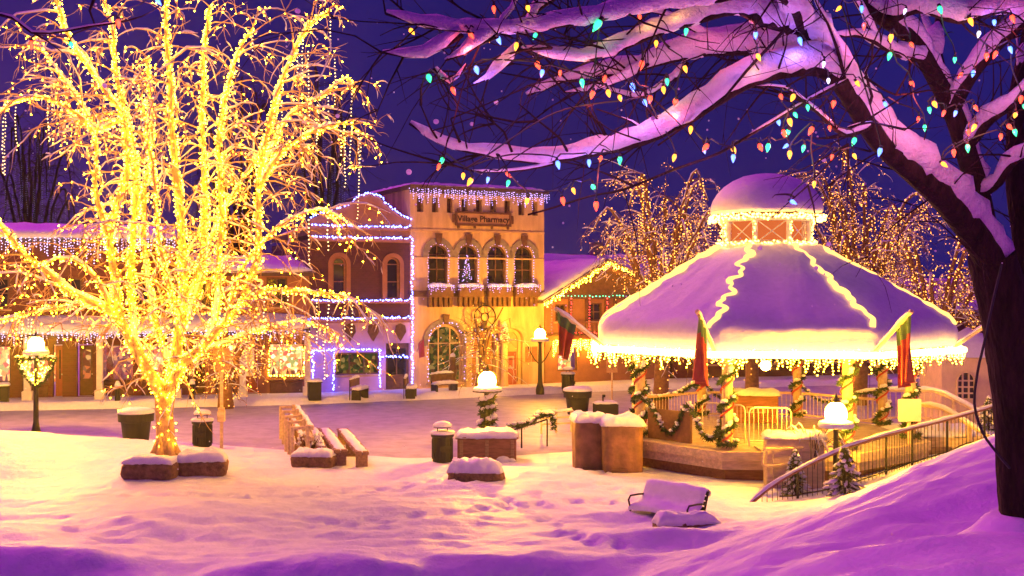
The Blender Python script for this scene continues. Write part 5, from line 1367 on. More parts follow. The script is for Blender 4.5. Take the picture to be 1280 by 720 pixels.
# ---- two brown covered crates by the bandstand
def wrapped(px, d, w_, h_, label, rot, seed):
    loc = on_snow(px, d); t = thing('covered_crate', label, 'crate', loc, rot, 'brown covered crates beside the bandstand')
    m = MB(); nA, nZ = 40, 12
    for j in range(nZ + 1):
        z = h_ * j / nZ
        for i in range(nA):
            a = 2 * PI * i / nA; c, s = math.cos(a), math.sin(a)
            k = (abs(c) ** 5 + abs(s) ** 5) ** (-1 / 5); f = 1 + .035 * noise.noise(V((c * 2.5, s * 2.5, z * .5 + seed))) + .02 * math.sin(a * 9 + seed) * (1 - j / nZ) - .05 * (1 - j / nZ)
            if j == nZ: f *= .985
            m.v.append((c * k * w_ / 2 * f, s * k * w_ / 2 * f, z - .05))
    for j in range(nZ):
        for i in range(nA): a, b = j * nA + i, j * nA + (i + 1) % nA; m.f.append((a, b, b + nA, a + nA))
    m.f.append(tuple(nZ * nA + i for i in range(nA)))
    m.build('cover', M['rust'], t, smooth_=True)
    m = MB(); m.box(-w_ * .3, w_ * .1, -w_ / 2 - .03, -w_ / 2 + .02, .02, .10, .01); m.build('skid', M['umber'], t)
    m = MB(); snow_slab(m, -w_ / 2, w_ / 2, -w_ / 2, w_ / 2, h_ - .05, .18, 8, 8, .05, seed); m.build('snow_cover', M['snow'], t, smooth_=True)
wrapped(737, 29.3, .88, 1.30, 'brown covered crate with snow top, farther one from the bandstand deck', .12, 1)
wrapped(777, 28.9, 1.06, 1.28, 'brown covered crate with snow top, touching the bandstand deck', .02, 2)

# ---- stone blocks and seat walls
def block(loc, label, w_, d_, h_, rot, sh, seed, mt='stone', name='stone_block', cat='stone block', bump=.05):
    t = thing(name, label, cat, loc, rot); m = MB(); nA, nZ = 36, 8
    for j in range(nZ + 1):
        z = h_ * j / nZ; e = (1 - .25 * abs(2 * j / nZ - 1) ** 5) 
        for i in range(nA):
            a = 2 * PI * (i + .5) / nA; c, s = math.cos(a), math.sin(a); k = (abs(c) ** 7 + abs(s) ** 7) ** (-1 / 7)
            p = V((c * k * w_ / 2, s * k * d_ / 2, z)); f = 1 + bump * noise.noise(p * 3.2 + V((seed, 0, 0))) + bump * .6 * noise.noise(p * 9 + V((0, seed, 0)))
            m.v.append((p.x * f * e, p.y * f * e, z - .1 + .03 * noise.noise(p * 4 + V((0, 0, seed)))))
    for j in range(nZ):
        for i in range(nA): a, b = j * nA + i, j * nA + (i + 1) % nA; m.f.append((a, b, b + nA, a + nA))
    m.f.append(tuple(nZ * nA + i for i in range(nA))); m.build('block', M[mt], t, smooth_=True)
    m = MB(); snow_slab(m, -w_ / 2 * .96, w_ / 2 * .96, -d_ / 2 * .96, d_ / 2 * .96, h_ - .12, sh, 12, 6, .02, seed); m.build('snow_cover', M['snow'], t, smooth_=True)
    return t
block(on_snow(189, 27.2), 'dark stone block edging the golden tree bed, side away from the signpost', 1.28, .7, .50, -.03, .12, 1, 'stone')
block(on_snow(253, 27.7), 'reddish stone block under thicker snow edging the golden tree bed', 1.22, .75, .46, .16, .2, 2, 'stone')
block(on_snow(594, 27.3), 'snow covered rough stone lying before the wooden lamp box', 1.36, .66, .34, -.08, .24, 3, 'stone', bump=.12)
block(on_snow(393, 29.4), 'rough reddish stone block in front of the slatted wooden benches', 1.12, .7, .40, -.1, .14, 4, 'stone', bump=.08)
block(on_snow(858, 21.75), 'low stone seat under snow beside the iron park bench', 1.3, .45, .24, .16, .18, 5, 'stone', bump=.05)

# ---- slatted benches seen end-on
def end_bench(label, n_px, n_d, f_px, f_d, z, back, w_, name='wooden_bench', proto=None):
    a, b = on_snow(n_px, n_d), on_snow(f_px, f_d); a.z = b.z = .0
    l = (b - a).length; rot = math.atan2(b.y - a.y, b.x - a.x); t = thing(name, label, 'bench', a, rot, 'wooden benches seen end-on')
    if not back:
        for y in (-1, 1): m = MB(); m.box(0, l, y * w_ * .27 - w_ * .24, y * w_ * .27 + w_ * .24, z - .09, z, .012); m.build('seat_plank', M['wood'], t)
        for x in (.15, l * .5, l - .15): m = MB(); m.box(x - .06, x + .06, -w_ * .45, w_ * .45, -.15, z - .093, .01); m.build('leg', M['wood'], t)
        m = MB(); snow_slab(m, .02, l - .02, -w_ / 2, w_ / 2, z, .045, 24, 4, 0, z); m.build('snow_cover', M['twig_snow'], t, smooth_=True)
    else:
        for k, zz in enumerate((z, z - .30)): m = MB(); m.box(0, l, -.05, .05, zz - .12, zz, .012); m.build('rail', M['wood_pale'], t)
        n = 5
        for i in range(n):
            x = .1 + (l - .2) * i / (n - 1); m = MB(); m.box(x - .06, x + .06, .053, .16, -.15, z + .01, .012); m.build('post', M['wood_pale'], t)
            m = MB(); m.box(x - .05, x + .05, .163, .55, z - .1, z - .02, .012); m.build('arm', M['wood_pale'], t)
            m = MB(); m.box(x - .05, x + .05, .46, .555, -.15, z - .103, .012); m.build('leg', M['wood_pale'], t)
        m = MB(); snow_slab(m, 0, l, -.05, .05, z, .05, 24, 3, .01, 2); m.build('snow_cover', M['twig_snow'], t, smooth_=True)
end_bench('tall slatted wooden bench frame with posts behind the reddish stone block', 390, 30.0, 371, 35.6, 1.02, True, .5)
end_bench('low wooden rail bench outermost of the slatted benches', 368, 30.3, 361, 34.3, .48, False, .14)
end_bench('narrow wooden bench beside the tall slatted frame, inner side', 402, 30.1, 392, 34.4, .44, False, .26)
end_bench('plank bench in the middle of the three receding planks', 426, 29.4, 405, 34.2, .46, False, .34)
end_bench('outer plank bench of the three receding planks, towards the lamp box', 453, 29.2, 428, 34.2, .44, False, .34)
end_bench('thin wooden rail bench between the tall slatted frame and outermost rail', 378, 30.4, 363, 35.8, .72, False, .12)
R_ = random.Random(4)
sh = thing('leafless_shrub', 'snowy leafless shrub growing among the slatted benches', 'shrub', on_snow(388, 30.6))
m, ms = MB(), MB()
for k in range(26):
    an = R_.uniform(0, 2 * PI); pts = [V((0, 0, 0)), V((math.cos(an) * .12, math.sin(an) * .12, .3)), V((math.cos(an) * .32, math.sin(an) * .3, R_.uniform(.35, .75)))]; m.tube(pts, [.012, .01, .005], 4); ms.ball(pts[2], R_.uniform(.03, .06), 6, 4)
m.build('stems', M['dark_twig'], sh); ms.build('snow_cover', M['twig_snow'], sh, smooth_=True)

# ---- tall wooden signpost
t = thing('sign_post', 'tall pale wooden signpost with box near the golden tree', 'sign', on_snow(277, 33.0), .1)
m = MB(); m.box(-.045, .045, -.045, .045, -.2, 3.2, .008); m.build('post', M['wood_pale'], t)
m = MB(); m.box(-.11, .11, -.16, .05, .78, 1.12, .02); m.box(-.09, .09, -.14, .03, 1.123, 1.2, .02); m.build('collection_box', M['wood_pale'], t)
m = MB(); m.box(-.24, .24, -.075, -.048, 2.3, 2.95, .01); m.build('panel', M['sign'], t)

# ---- park bench half buried in snow
bl = V((3.19, 23.0, gz(3.19, 23.0) - .30))
t = thing('park_bench', 'iron park bench filled with smooth snow in the open square', 'bench', bl, math.radians(-48))
for sx in (-1, 1):
    x = sx * .78
    m = MB(); m.tube([(x, -.28, 0), (x, -.26, .42), (x, -.20, .45)], .022, 6); m.tube([(x, .26, 0), (x, .20, .42), (x, .34, .86)], .022, 6); m.build('leg', M['iron'], t)
    m = MB(); m.tube([(x, -.27, .42), (x, -.32, .58), (x, -.26, .66), (x, .0, .66), (x, .26, .64)], .02, 6); m.build('armrest', M['iron'], t)
m = MB()
for k in range(5): m.box(-.8, .8, -.27 + k * .1, -.19 + k * .1, .41, .435, .006)
m.build('seat', M['iron'], t)
m = MB()
for k in range(4): zz = .5 + k * .1; m.box(-.8, .8, .22 + k * .035, .245 + k * .035, zz, zz + .08, .006)
m.build('backrest', M['iron'], t)
m = MB(); nx_, ny_ = 16, 14
prof_ = [(-.30, .40), (-.31, .47), (-.26, .53), (-.12, .55), (.02, .57), (.12, .64), (.18, .76), (.22, .86), (.27, .95), (.34, .97), (.40, .93), (.41, .84), (.36, .82)]
for j, (y, z) in enumerate(prof_):
    for i in range(nx_ + 1):
        u = 2 * i / nx_ - 1; e = max(0, 1 - abs(u) ** 8) ** .5
        k = .03 * noise.noise(V((u * 2.2, y * 3, 4)))
        m.v.append((u * .80, y, lerp(z - .05, z, e) + k * e))
for j in range(len(prof_) - 1):
    for i in range(nx_): a = j * (nx_ + 1) + i; m.f.append((a, a + 1, a + nx_ + 2, a + nx_ + 1))
m.build('snow_cover', M['snow'], t, smooth_=True)

# ---- hand railing up the bank
rp = [(934, 634, 24.4, .12), (960, 611, 24.4, None), (990, 592, 24.6, None), (1022, 576, 24.9, None), (1060, 559, 25.2, None), (1105, 545, 26.0, None), (1150, 533, 27.4, None), (1200, 520, 28.2, None), (1262, 502, 29.2, None)]
path = [at(a, b, c) for a, b, c, _ in rp]
path = spline(path, .25); org = path[0]
t = thing('hand_railing', 'long curved iron hand railing climbing the snowy bank', 'railing', org)
m = MB(); m.tube(path, .042, 8); m.build('handrail', M['wood_red'], t, org, smooth_=True)
m = MB(); ms = MB(); R_ = random.Random(2); snow_tube(ms, path, [.04] * len(path), .035, R_, 6, 0, .35); ms.build('snow_cover', M['twig_snow'], t, org, smooth_=True)
acc = 0; last = None; posts_ = []
for i, p in enumerate(path_points(path, .145)):
    g = gz(p.x, p.y) - .05
    if p.z - g < .15: continue
    if i % 10 == 0: q = MB(); q.tube([p, V((p.x, p.y, g - .1))], .03, 6); q.build('post', M['iron'], t, org)
    else: m.tube([p, V((p.x, p.y, max(g, p.z - 1.05)))], .009, 4)
low = [p - UP * min(.92, max(.05, p.z - gz(p.x, p.y) - .08)) for p in path if p.z - gz(p.x, p.y) > .35]
if len(low) > 2: m.tube(low, .018, 5)
m.build('balusters', M['iron'], t, org)
def ramp_rail(label, pxs, h=.95):
    path = [at(*p) for p in pxs]; org = V(path[0]); t = thing('ramp_railing', label, 'railing', org, 0, 'wooden ramp railings behind the hand railing')
    m = MB(); m.tube(path, .05, 6); m.build('handrail', M['wood_pale'], t, org)
    m = MB(); m.tube([p - UP * h * .85 for p in path], .03, 6); m.build('lower_rail', M['wood_pale'], t, org)
    m = MB(); 
    for i, p in enumerate(path_points(path, .17)):
        if i % 9 == 0: q = MB(); q.box(p.x - .05, p.x + .05, p.y + .052, p.y + .14, min(gz(p.x, p.y), p.z - h) - .1, p.z + .05, .01); q.build('post', M['wood_pale'], t, org)
        else: m.tube([p, p - UP * h * .85], .014, 4)
    m.build('balusters', M['wood_pale'], t, org)
    ms = MB(); pp = spline(path, .3); snow_tube(ms, pp, [.05] * len(pp), .06, random.Random(5), 6, 0, .2); ms.build('snow_cover', M['twig_snow'], t, org, smooth_=True)
ramp_rail('wooden ramp railing on the bandstand side, level then descending', [(1070, 492, 33.2), (1112, 488, 33.2), (1168, 489, 33.2), (1195, 500, 32.6), (1250, 531, 31.6)])
ramp_rail('wooden ramp railing in front of the other, lower on the bank', [(1150, 506, 31.2), (1178, 511, 30.8), (1236, 546, 29.8)])
t = thing('ramp_platform', 'snowy wooden ramp platform joining the bandstand to the bank', 'ramp', V((12.0, 31.6, 0)), .0)
m = MB(); m.box(-1.6, 1.6, -1.3, 1.3, .3, .7, .02); m.build('platform', M['wood_pale'], t)
m = MB(); snow_slab(m, -1.6, 1.6, -1.3, 1.3, .7, .10, 10, 8); m.build('snow_cover', M['snow'], t, smooth_=True)
for x in (-1.4, 0, 1.4): m = MB(); m.box(x - .08, x + .08, -1.2, -1.04, -.2, .296, .01); m.build('post', M['wood'], t)
m = MB()
for z_, y_ in ((.16, -1.5), (.42, -1.38)): m.box(-1.3, -.2, y_ - .2, y_ + .04, z_ - .3, z_, .01)
m.build('step', M['wood'], t)
# loop handrail by the deck steps
t = thing('loop_handrail', 'pale looped steel handrail before the wooden cabinet', 'railing', at(953, 600, 25.9).xy.to_3d(), .0)
m = MB(); m.tube([(0, 0, .62), (.02, 0, .9), (.1, 0, .97), (.95, .0, 1.0)], .028, 6); m.tube([(0, 0, .62), (.05, 0, .58), (.95, 0, .62)], .028, 6); m.build('rail', M['wood_pale'], t)
for x in (.25, .9): m = MB(); m.tube([(x, .03, -.1), (x, .03, .98)], .022, 6); m.build('post', M['wood_pale'], t)

# ---- lamp by the railing
lp = on_snow(1045, 25.5); hl = HC + (HY - 519) / F * 25.5 - lp.z - .24
t = thing('street_lamp', 'blazing lamp on a short post behind the curved hand railing', 'street lamp', lp)
m = MB(); m.lathe([(.12, -.2), (.1, .2), (.07, .3), (.06, hl)], (0, 0, 0), 10); m.build('pole', M['iron'], t); lantern_parts(t, hl, 1.0, 'lamp_low')
R_ = random.Random(6)
sh = thing('snowy_shrub', 'drooping snow laden shrub arching beside the blazing lamp', 'shrub', on_snow(1014, 26.0))
m, ms = MB(), MB()
for k in range(34):
    an = R_.uniform(0, 2 * PI); r = R_.uniform(.25, .75); h = R_.uniform(.9, 1.5)
    pts = spline([V((0, 0, 0)), V((math.cos(an) * r * .35, math.sin(an) * r * .3, h * .75)), V((math.cos(an) * r * .8, math.sin(an) * r * .6, h)), V((math.cos(an) * r * 1.25, math.sin(an) * r, h * .75))], .12)
    rad = [.014 * (1 - .7 * i / len(pts)) for i in range(len(pts))]; m.tube(pts, rad, 4); snow_tube(ms, pts, rad, .03, R_, 5, .15, .5)
m.build('stems', M['dark_twig'], sh); ms.build('snow_cover', M['twig_snow'], sh, smooth_=True)

# ---- little fir trees on the bank
def fir(px, d, h, r, label, seed):
    loc = on_snow(px, d); loc.z -= .05; t = thing('fir_tree', label, 'fir tree', loc, 0, 'little snowy fir trees by the railing'); R_ = random.Random(seed); mn, ms, mt = MB(), MB(), MB()
    mt.tube([(0, 0, -.1), (0, 0, h * .92)], [.035, .006], 6); mt.build('trunk', M['bark'], t)
    for k in range(230):
        q = (k + R_.random()) / 230; z = h * (.06 + .9 * q); rr = r * (1 - q) ** .8 * R_.uniform(.7, 1.1) + .03; an = R_.uniform(0, 2 * PI)
        d_ = V((math.cos(an), math.sin(an), 0)); b = V((0, 0, z)); e = b + d_ * rr + UP * rr * R_.uniform(-.55, -.1); pts = [b, b.lerp(e, .5) + UP * rr * .1, e]
        sd_ = d_.cross(UP)
        for j in range(14):
            f_ = R_.uniform(.2, 1); c = b.lerp(e, f_) + UP * .02
            tip = c + (d_ * .5 + sd_ * R_.choice((-1, 1)) * R_.uniform(.5, 1) - UP * R_.uniform(0, .5)) * (r * .22)
            w_ = (tip - c).cross(UP).normalized() * .017
            mn.add([c - w_, c + w_, tip], [(0, 1, 2)])
        if R_.random() < .42: snow_tube(ms, [b.lerp(e, x_) + UP * .015 for x_ in (.45, .65, .85, 1.05)], [.014] * 4, .042, R_, 5, 0, .5)
    mn.build('foliage', M['needles'], t); ms.build('snow_cover', M['twig_snow'], t, smooth_=True)
fir(1056, 23.6, 1.05, .46, 'bushier snowy fir in front of the hand railing', 3)
fir(994, 25.3, 1.05, .34, 'slimmer snowy fir behind the lower end of the hand railing', 5)
fir(1236, 31.0, 1.3, .4, 'little snowy fir at the upper end of the ramp beside the dark trunk', 7)

# ---- pale booth with an arched window
bp_ = V((14.9 + 1.0, 38.0, 0)); t = thing('canvas_booth', 'cream booth with an arched grid window and snowy top behind the ramp', 'booth', bp_, -.05)
bw, bh = 2.6, 2.35
wx, wz = -.5, .95
m = MB(); m.sheet([(-bw / 2, -.1), (bw / 2, -.1), (bw / 2, bh), (-bw / 2, bh)], [arch(wx, wz, .62, .95)], 0, .06); m.box(-bw / 2, -bw / 2 + .06, .06, 2.4, -.1, bh); m.box(bw / 2 - .06, bw / 2, .06, 2.4, -.1, bh); m.box(-bw / 2 + .06, bw / 2 - .06, 2.34, 2.4, -.1, bh); m.build('wall', M['cream'], t)
f = window(t, wx, wz, .62, .95, True, 'cream', 'dark_glass', .04, .05, (2, 3), False)
m = MB(); m.add([(-bw / 2 - .1, -.1, bh), (bw / 2 + .1, -.1, bh), (bw / 2 + .1, 2.5, bh), (-bw / 2 - .1, 2.5, bh), (0, 1.2, bh + .8)], [(3, 2, 1, 0), (0, 1, 4), (1, 2, 4), (2, 3, 4), (3, 0, 4)]); rf = m.build('roof', M['cream'], t)
m = MB(); o_ = 16
for j in range(9):
    for i in range(9):
        u, v = i / 8 * 2 - 1, j / 8 * 2 - 1; e = 1 - max(abs(u), abs(v)); m.v.append((u * (bw / 2 + .14), 1.2 + v * 1.34, bh + .03 + e * .85 + (.16 if e > 0 else 0)))
for j in range(8):
    for i in range(8): a = j * 9 + i; m.f.append((a, a + 1, a + 10, a + 9))
m.build('snow_cover', M['snow'], rf, smooth_=True)
# ================================================================== the dark tree close by, with snow on its boughs and coloured bulbs
class NearTree(Tree):
    def twig(s, p, d, ln, r, depth, snow, *a):
        # pruned where it would hang before the shop sign
        for q in (p + d.normalized() * ln * k for k in (0, .35, .7, 1)):
            x, y = 640 + F * q.x / q.y, HY - F * (q.z - HC) / q.y
            if 535 < x < 680 and 225 < y < 310: return
        return Tree.twig(s, p, d, ln, r, depth, snow, *a)
NT = NearTree(77); NT.wob = .10; NR = NT.R
def Q(lst): return [at(x, y, d) for x, y, d in lst]
tb = V(((1284 - 640) / F * 8.1, 8.1, 0)); tb.z = gz(tb.x, tb.y)
BOUGHS = []
def bough(lst, r0, r1, snow, step=.07, wig=.02, n=8, gap=.0, lump=.35, taper=True, clothe=0):
    pts = wiggle(spline(Q(lst), step), wig, 2.2, NR.uniform(0, 40)); k = len(pts); rad = [lerp(r0, r1, (i / (k - 1)) ** .9) for i in range(k)]
    NT.trunk.tube(pts, rad, n)
    if snow: snow_tube(NT.snow, pts, rad, [lerp(snow, snow * (.3 if taper else 1), (i / (k - 1)) ** (.8 if r0 > .045 else 1.3)) for i in range(k)], NR, 8, gap, lump, 4.5)
    for _ in range(int(clothe * 2.2)):
        i = NR.randint(int(k * .15), k - 1); t = (pts[min(i + 1, k - 1)] - pts[max(i - 1, 0)]).normalized()
        d = t * .7 + V((NR.gauss(0, .5), NR.gauss(0, .6), NR.gauss(.05, .6)))
        NT.twig(pts[i], d, NR.uniform(.25, .95), NR.uniform(.004, .0085), NR.choice((0, 0, 1, 1)), 0, -.06 if NR.random() < .6 else .14)
    BOUGHS.append((pts, rad)); return pts, rad
# trunk
bough([(1290, 668, 8.1), (1283, 560, 8.1), (1268, 450, 8.05), (1254, 370, 8.0), (1240, 318, 7.95)], .215, .165, 0, clothe=0, n=28, step=.05)
bough([(1290, 480, 8.3), (1283, 380, 8.35), (1276, 290, 8.4), (1270, 200, 8.5), (1276, 100, 8.6), (1292, -10, 8.7), (1300, -130, 8.8), (1330, -280, 9.0), (1340, -420, 9.1)], .10, .012, .06, clothe=16)
for i_ in range(len(NT.trunk.v)):          # ridged bark on the main stem
    p_ = V(NT.trunk.v[i_]); q_ = V((p_.x * 11, p_.y * 11, p_.z * 2.0)); k_ = .022 * noise.noise(q_) + .012 * noise.noise(q_ * 2.6)
    c_ = V((at(1282, 560, 8.1).x - (p_.z - 3) * .07, 8.1, p_.z)); NT.trunk.v[i_] = tuple(p_ + (p_ - c_).normalized() * k_)
# L1, the long diagonal limb with its thick snow
bough([(1244, 335, 7.95), (1216, 288, 7.8), (1181, 247, 7.6), (1145, 216, 7.4), (1109, 184, 7.2), (1080, 146, 7.1), (1052, 106, 7.0), (1024, 68, 6.95), (998, 32, 6.9), (975, -10, 6.9), (940, -90, 6.8), (880, -190, 6.7), (850, -290, 6.7)], .115, .012, .125, gap=0, lump=.25, taper=False, clothe=14)
# L2, the upright limb
bough([(1240, 330, 7.95), (1224, 245, 8.0), (1205, 188, 7.9), (1182, 124, 7.8), (1156, 74, 7.6), (1130, 42, 7.5), (1094, 14, 7.4), (1070, -12, 7.4), (1050, -110, 7.4), (1060, -230, 7.3), (1040, -340, 7.3)], .10, .012, .10, gap=.02, clothe=12)
bough([(1190, 140, 7.8), (1214, 96, 7.6), (1244, 60, 7.5), (1290, 20, 7.4), (1360, -30, 7.3), (1450, -60, 7.2)], .05, .008, .10, clothe=10)
bough([(1182, 124, 7.8), (1170, 60, 7.9), (1176, 20, 8.0), (1168, -15, 8.0), (1180, -100, 8.1), (1170, -200, 8.1)], .045, .008, .09, clothe=6)
bough([(1205, 190, 7.9), (1236, 150, 7.6), (1268, 128, 7.4), (1296, 100, 7.3), (1380, 70, 7.1), (1460, 60, 7.0)], .04, .006, .08, clothe=8)
# B1, the long lower bough
bough([(1052, 104, 7.0), (1022, 88, 6.9), (972, 90, 6.8), (928, 108, 6.75), (874, 141, 6.7), (820, 168, 6.6), (767, 186, 6.6), (713, 198, 6.5), (662, 200, 6.5), (604, 192, 6.45), (550, 178, 6.4), (512, 155, 6.4)], .05, .006, .14, gap=0, lump=.3, clothe=10)
# upper boughs sweeping left
bough([(1000, 36, 6.9), (960, 30, 6.7), (920, 14, 6.5), (870, 26, 6.5), (821, 42, 6.45), (767, 66, 6.4), (730, 74, 6.4), (690, 70, 6.35), (650, 62, 6.3)], .04, .007, .11, lump=.3, clothe=12)
bough([(1024, 68, 6.95), (980, 60, 7.0), (920, 64, 7.0), (868, 68, 7.0), (821, 79, 6.95), (785, 92, 6.9), (741, 97, 6.9), (695, 106, 6.85), (660, 120, 6.8)], .04, .006, .115, lump=.3, clothe=12)
bough([(1004, 40, 6.9), (985, 4, 6.5), (950, -12, 6.3), (900, 0, 6.3), (820, 8, 6.3), (749, 24, 6.25), (677, 38, 6.2), (622, 41, 6.2), (568, 36, 6.15), (525, 30, 6.1), (482, 18, 6.1)], .03, .006, .125, lump=.3, clothe=10)
bough([(622, 45, 6.2), (600, 55, 6.15), (580, 68, 6.15), (557, 76, 6.1)], .014, .005, .07, clothe=2)
bough([(578, 44, 6.15), (556, 58, 6.1), (532, 68, 6.1), (505, 69, 6.1), (478, 65, 6.1)], .014, .005, .075, clothe=2)
bough([(652, 54, 6.3), (640, 72, 6.3), (624, 88, 6.25), (608, 100, 6.25), (592, 107, 6.25)], .013, .005, .06, clothe=2)
bough([(542, 86, 6.15), (552, 98, 6.15), (564, 104, 6.15), (576, 96, 6.15), (584, 80, 6.15)], .010, .005, .035, clothe=1)
bough([(800, -90, 6.9), (740, -60, 6.8), (700, -10, 6.6), (672, 12, 6.5), (660, 38, 6.4)], .03, .016, .10, clothe=2)
bough([(1010, 62, 7.2), (940, 45, 7.3), (880, 48, 7.4), (830, 20, 7.4)], .03, .008, .09, clothe=8)
bough([(810, 80, 6.9), (780, 100, 6.8), (740, 112, 6.8), (706, 116, 6.8)], .012, .004, .05, clothe=4)
bough([(860, 78, 7.0), (846, 96, 7.0), (808, 122, 7.0), (770, 114, 7.0), (742, 104, 7.0)], .013, .004, .04, clothe=4)
# more boughs at upper right
bough([(1108, 26, 7.4), (1150, 10, 7.2), (1200, 26, 7.0), (1250, 10, 7.0), (1296, 20, 7.0), (1370, 5, 6.9), (1440, 20, 6.9)], .04, .006, .11, clothe=12)
bough([(1156, 74, 7.6), (1120, 70, 7.3), (1080, 48, 7.1), (1040, 44, 7.0)], .03, .01, .08, clothe=8)
bough([(1224, 245, 8.0), (1250, 228, 7.8), (1266, 205, 7.7), (1292, 190, 7.6), (1350, 176, 7.5), (1420, 180, 7.4)], .035, .006, .08, clothe=7)
bough([(1090, 158, 7.1), (1056, 168, 6.9), (1020, 140, 6.8), (980, 112, 6.8), (940, 110, 6.8)], .02, .006, .02, clothe=10)
# a web of thinner snow-lined branches growing from the boughs
for k_ in range(34):
    bp_, br_ = NR.choice(BOUGHS); i_ = NR.randint(len(bp_) // 5, len(bp_) - 3); p_ = bp_[i_]
    if br_[i_] < .012: continue
    t_ = (bp_[i_ + 1] - bp_[i_ - 1]).normalized(); ln_ = NR.uniform(.6, 1.5) if p_.x > .9 else NR.uniform(.25, .5)
    d_ = (t_ * .8 + V((NR.uniform(-.5, .25), NR.gauss(0, .35), NR.uniform(-.15, .75)))).normalized(); c_ = V((NR.gauss(0, .12), NR.gauss(0, .1), NR.uniform(-.10, .22)))
    pp_ = [p_ + d_ * ln_ * q + c_ * (q * q) * ln_ + V((0, 0, .02 * math.sin(q * 9 + k_))) for q in (0, .2, .4, .6, .8, 1)]
    r_ = min(.016, br_[i_] * .5); pts_ = wiggle(spline(pp_, .07), .02, 2.4, k_ * 3.1); n_ = len(pts_); rd_ = [lerp(r_, .003, q / (n_ - 1)) for q in range(n_)]
    NT.trunk.tube(pts_, rd_, 6)
    if k_ % 3: snow_tube(NT.snow, pts_, rd_, [lerp(.045, .006, q / (n_ - 1)) for q in range(n_)], NR, 7, 0, .45, 5)
    for q in range(5):
        a_ = NR.randint(n_ // 5, n_ - 2); NT.twig(pts_[a_], d_ * .7 + V((NR.gauss(0, .4), NR.gauss(0, .4), NR.gauss(.1, .45))), NR.uniform(.2, .5), .005, NR.choice((0, 1)), 0, -.05)
# bare dark twig arcs of the photograph
for l, r, s in ([
 ([(992, 24, 6.8), (950, 70, 6.7), (900, 128, 6.6), (850, 162, 6.6), (822, 182, 6.6)], .012, 0),
 ([(1060, 100, 6.9), (1000, 130, 6.8), (950, 160, 6.7), (900, 190, 6.6), (845, 212, 6.6), (780, 238, 6.5), (735, 246, 6.5), (660, 268, 6.5)], .012, .006),
 ([(713, 198, 6.5), (690, 205, 6.5), (640, 214, 6.5), (590, 214, 6.45), (553, 200, 6.4)], .010, .01),
 ([(713, 198, 6.5), (700, 172, 6.4), (672, 150, 6.35), (648, 130, 6.3)], .009, .006),
 ([(640, 190, 6.4), (630, 165, 6.4), (605, 146, 6.35), (594, 133, 6.3)], .008, 0),
 ([(548, 176, 6.4), (538, 160, 6.35), (526, 132, 6.3)], .008, 0),
 ([(575, 178, 6.4), (568, 160, 6.4), (564, 148, 6.4)], .009, .02),
 ([(816, 172, 6.6), (790, 152, 6.6), (745, 136, 6.55)], .009, .008),
 ([(767, 184, 6.6), (756, 165, 6.6), (750, 152, 6.5)], .007, 0),
 ([(640, 48, 6.3), (610, 28, 6.2), (580, 14, 6.2), (566, 2, 6.2)], .009, 0),
 ([(690, 60, 6.3), (660, 45, 6.2), (625, 36, 6.2), (600, 18, 6.2)], .008, 0),
 ([(1080, 146, 7.1), (1090, 120, 7.0), (1082, 90, 6.9), (1100, 60, 6.8)], .012, .012),
 ([(1080, 96, 6.9), (1120, 118, 6.9), (1160, 112, 6.9), (1200, 118, 6.9)], .009, 0),
 ([(1060, 160, 6.8), (1090, 152, 6.8), (1130, 162, 6.8), (1148, 150, 6.8)], .009, .006),
 ([(1200, 300, 7.6), (1230, 330, 7.5), (1238, 350, 7.5)], .010, 0),
 ([(1010, 232, 6.9), (985, 254, 6.8), (965, 272, 6.8)], .006, 0),
 ([(1060, 180, 7.0), (1030, 210, 6.9), (1008, 233, 6.9)], .008, 0),
 # the tip of a bough at the far upper left
 ([(-10, 16, 6.2), (15, 22, 6.2), (40, 40, 6.2), (83, 38, 6.2), (112, 33, 6.2), (162, 25, 6.2), (192, 14, 6.2), (215, -8, 6.2)], .009, .006),
 ([(40, 40, 6.2), (60, 52, 6.2), (78, 66, 6.2)], .006, 0),
 ([(120, -8, 6.2), (112, 14, 6.2), (118, 30, 6.2)], .011, .05),
 ]):
    bough(l, r, r * .45, s, .07, .012, 6, 0, .3, clothe=1 if l[0][0] > 400 else 0)
nroot = NT.done(tb, 'bare_tree', 'dark leafless tree close by with thick pink lit snow on its boughs', None, 'bark', snow_m='bough_snow')
# flare of the trunk's foot in the snow
m = MB(); m.lathe([(.50, -.12), (.36, -.02), (.27, .08), (.2, .12)], (0, 0, 0), 18); o = m.build('snow_collar', M['snow'], nroot, smooth_=True)
o.location = (-.02, .02, 0.0)

# hanging cable on the trunk
cp_ = Q([(1252, 330, 7.75), (1236, 400, 7.7), (1230, 430, 7.7), (1222, 465, 7.7), (1218, 505, 7.7), (1228, 540, 7.7), (1246, 566, 7.75), (1262, 585, 7.85)])
m = MB(); m.tube(spline(cp_, .06), .009, 6); tag(m.build('hanging_cable', M['wire'], None, cp_[0]), 'loose black cable looping down beside the dark trunk', 'cable')

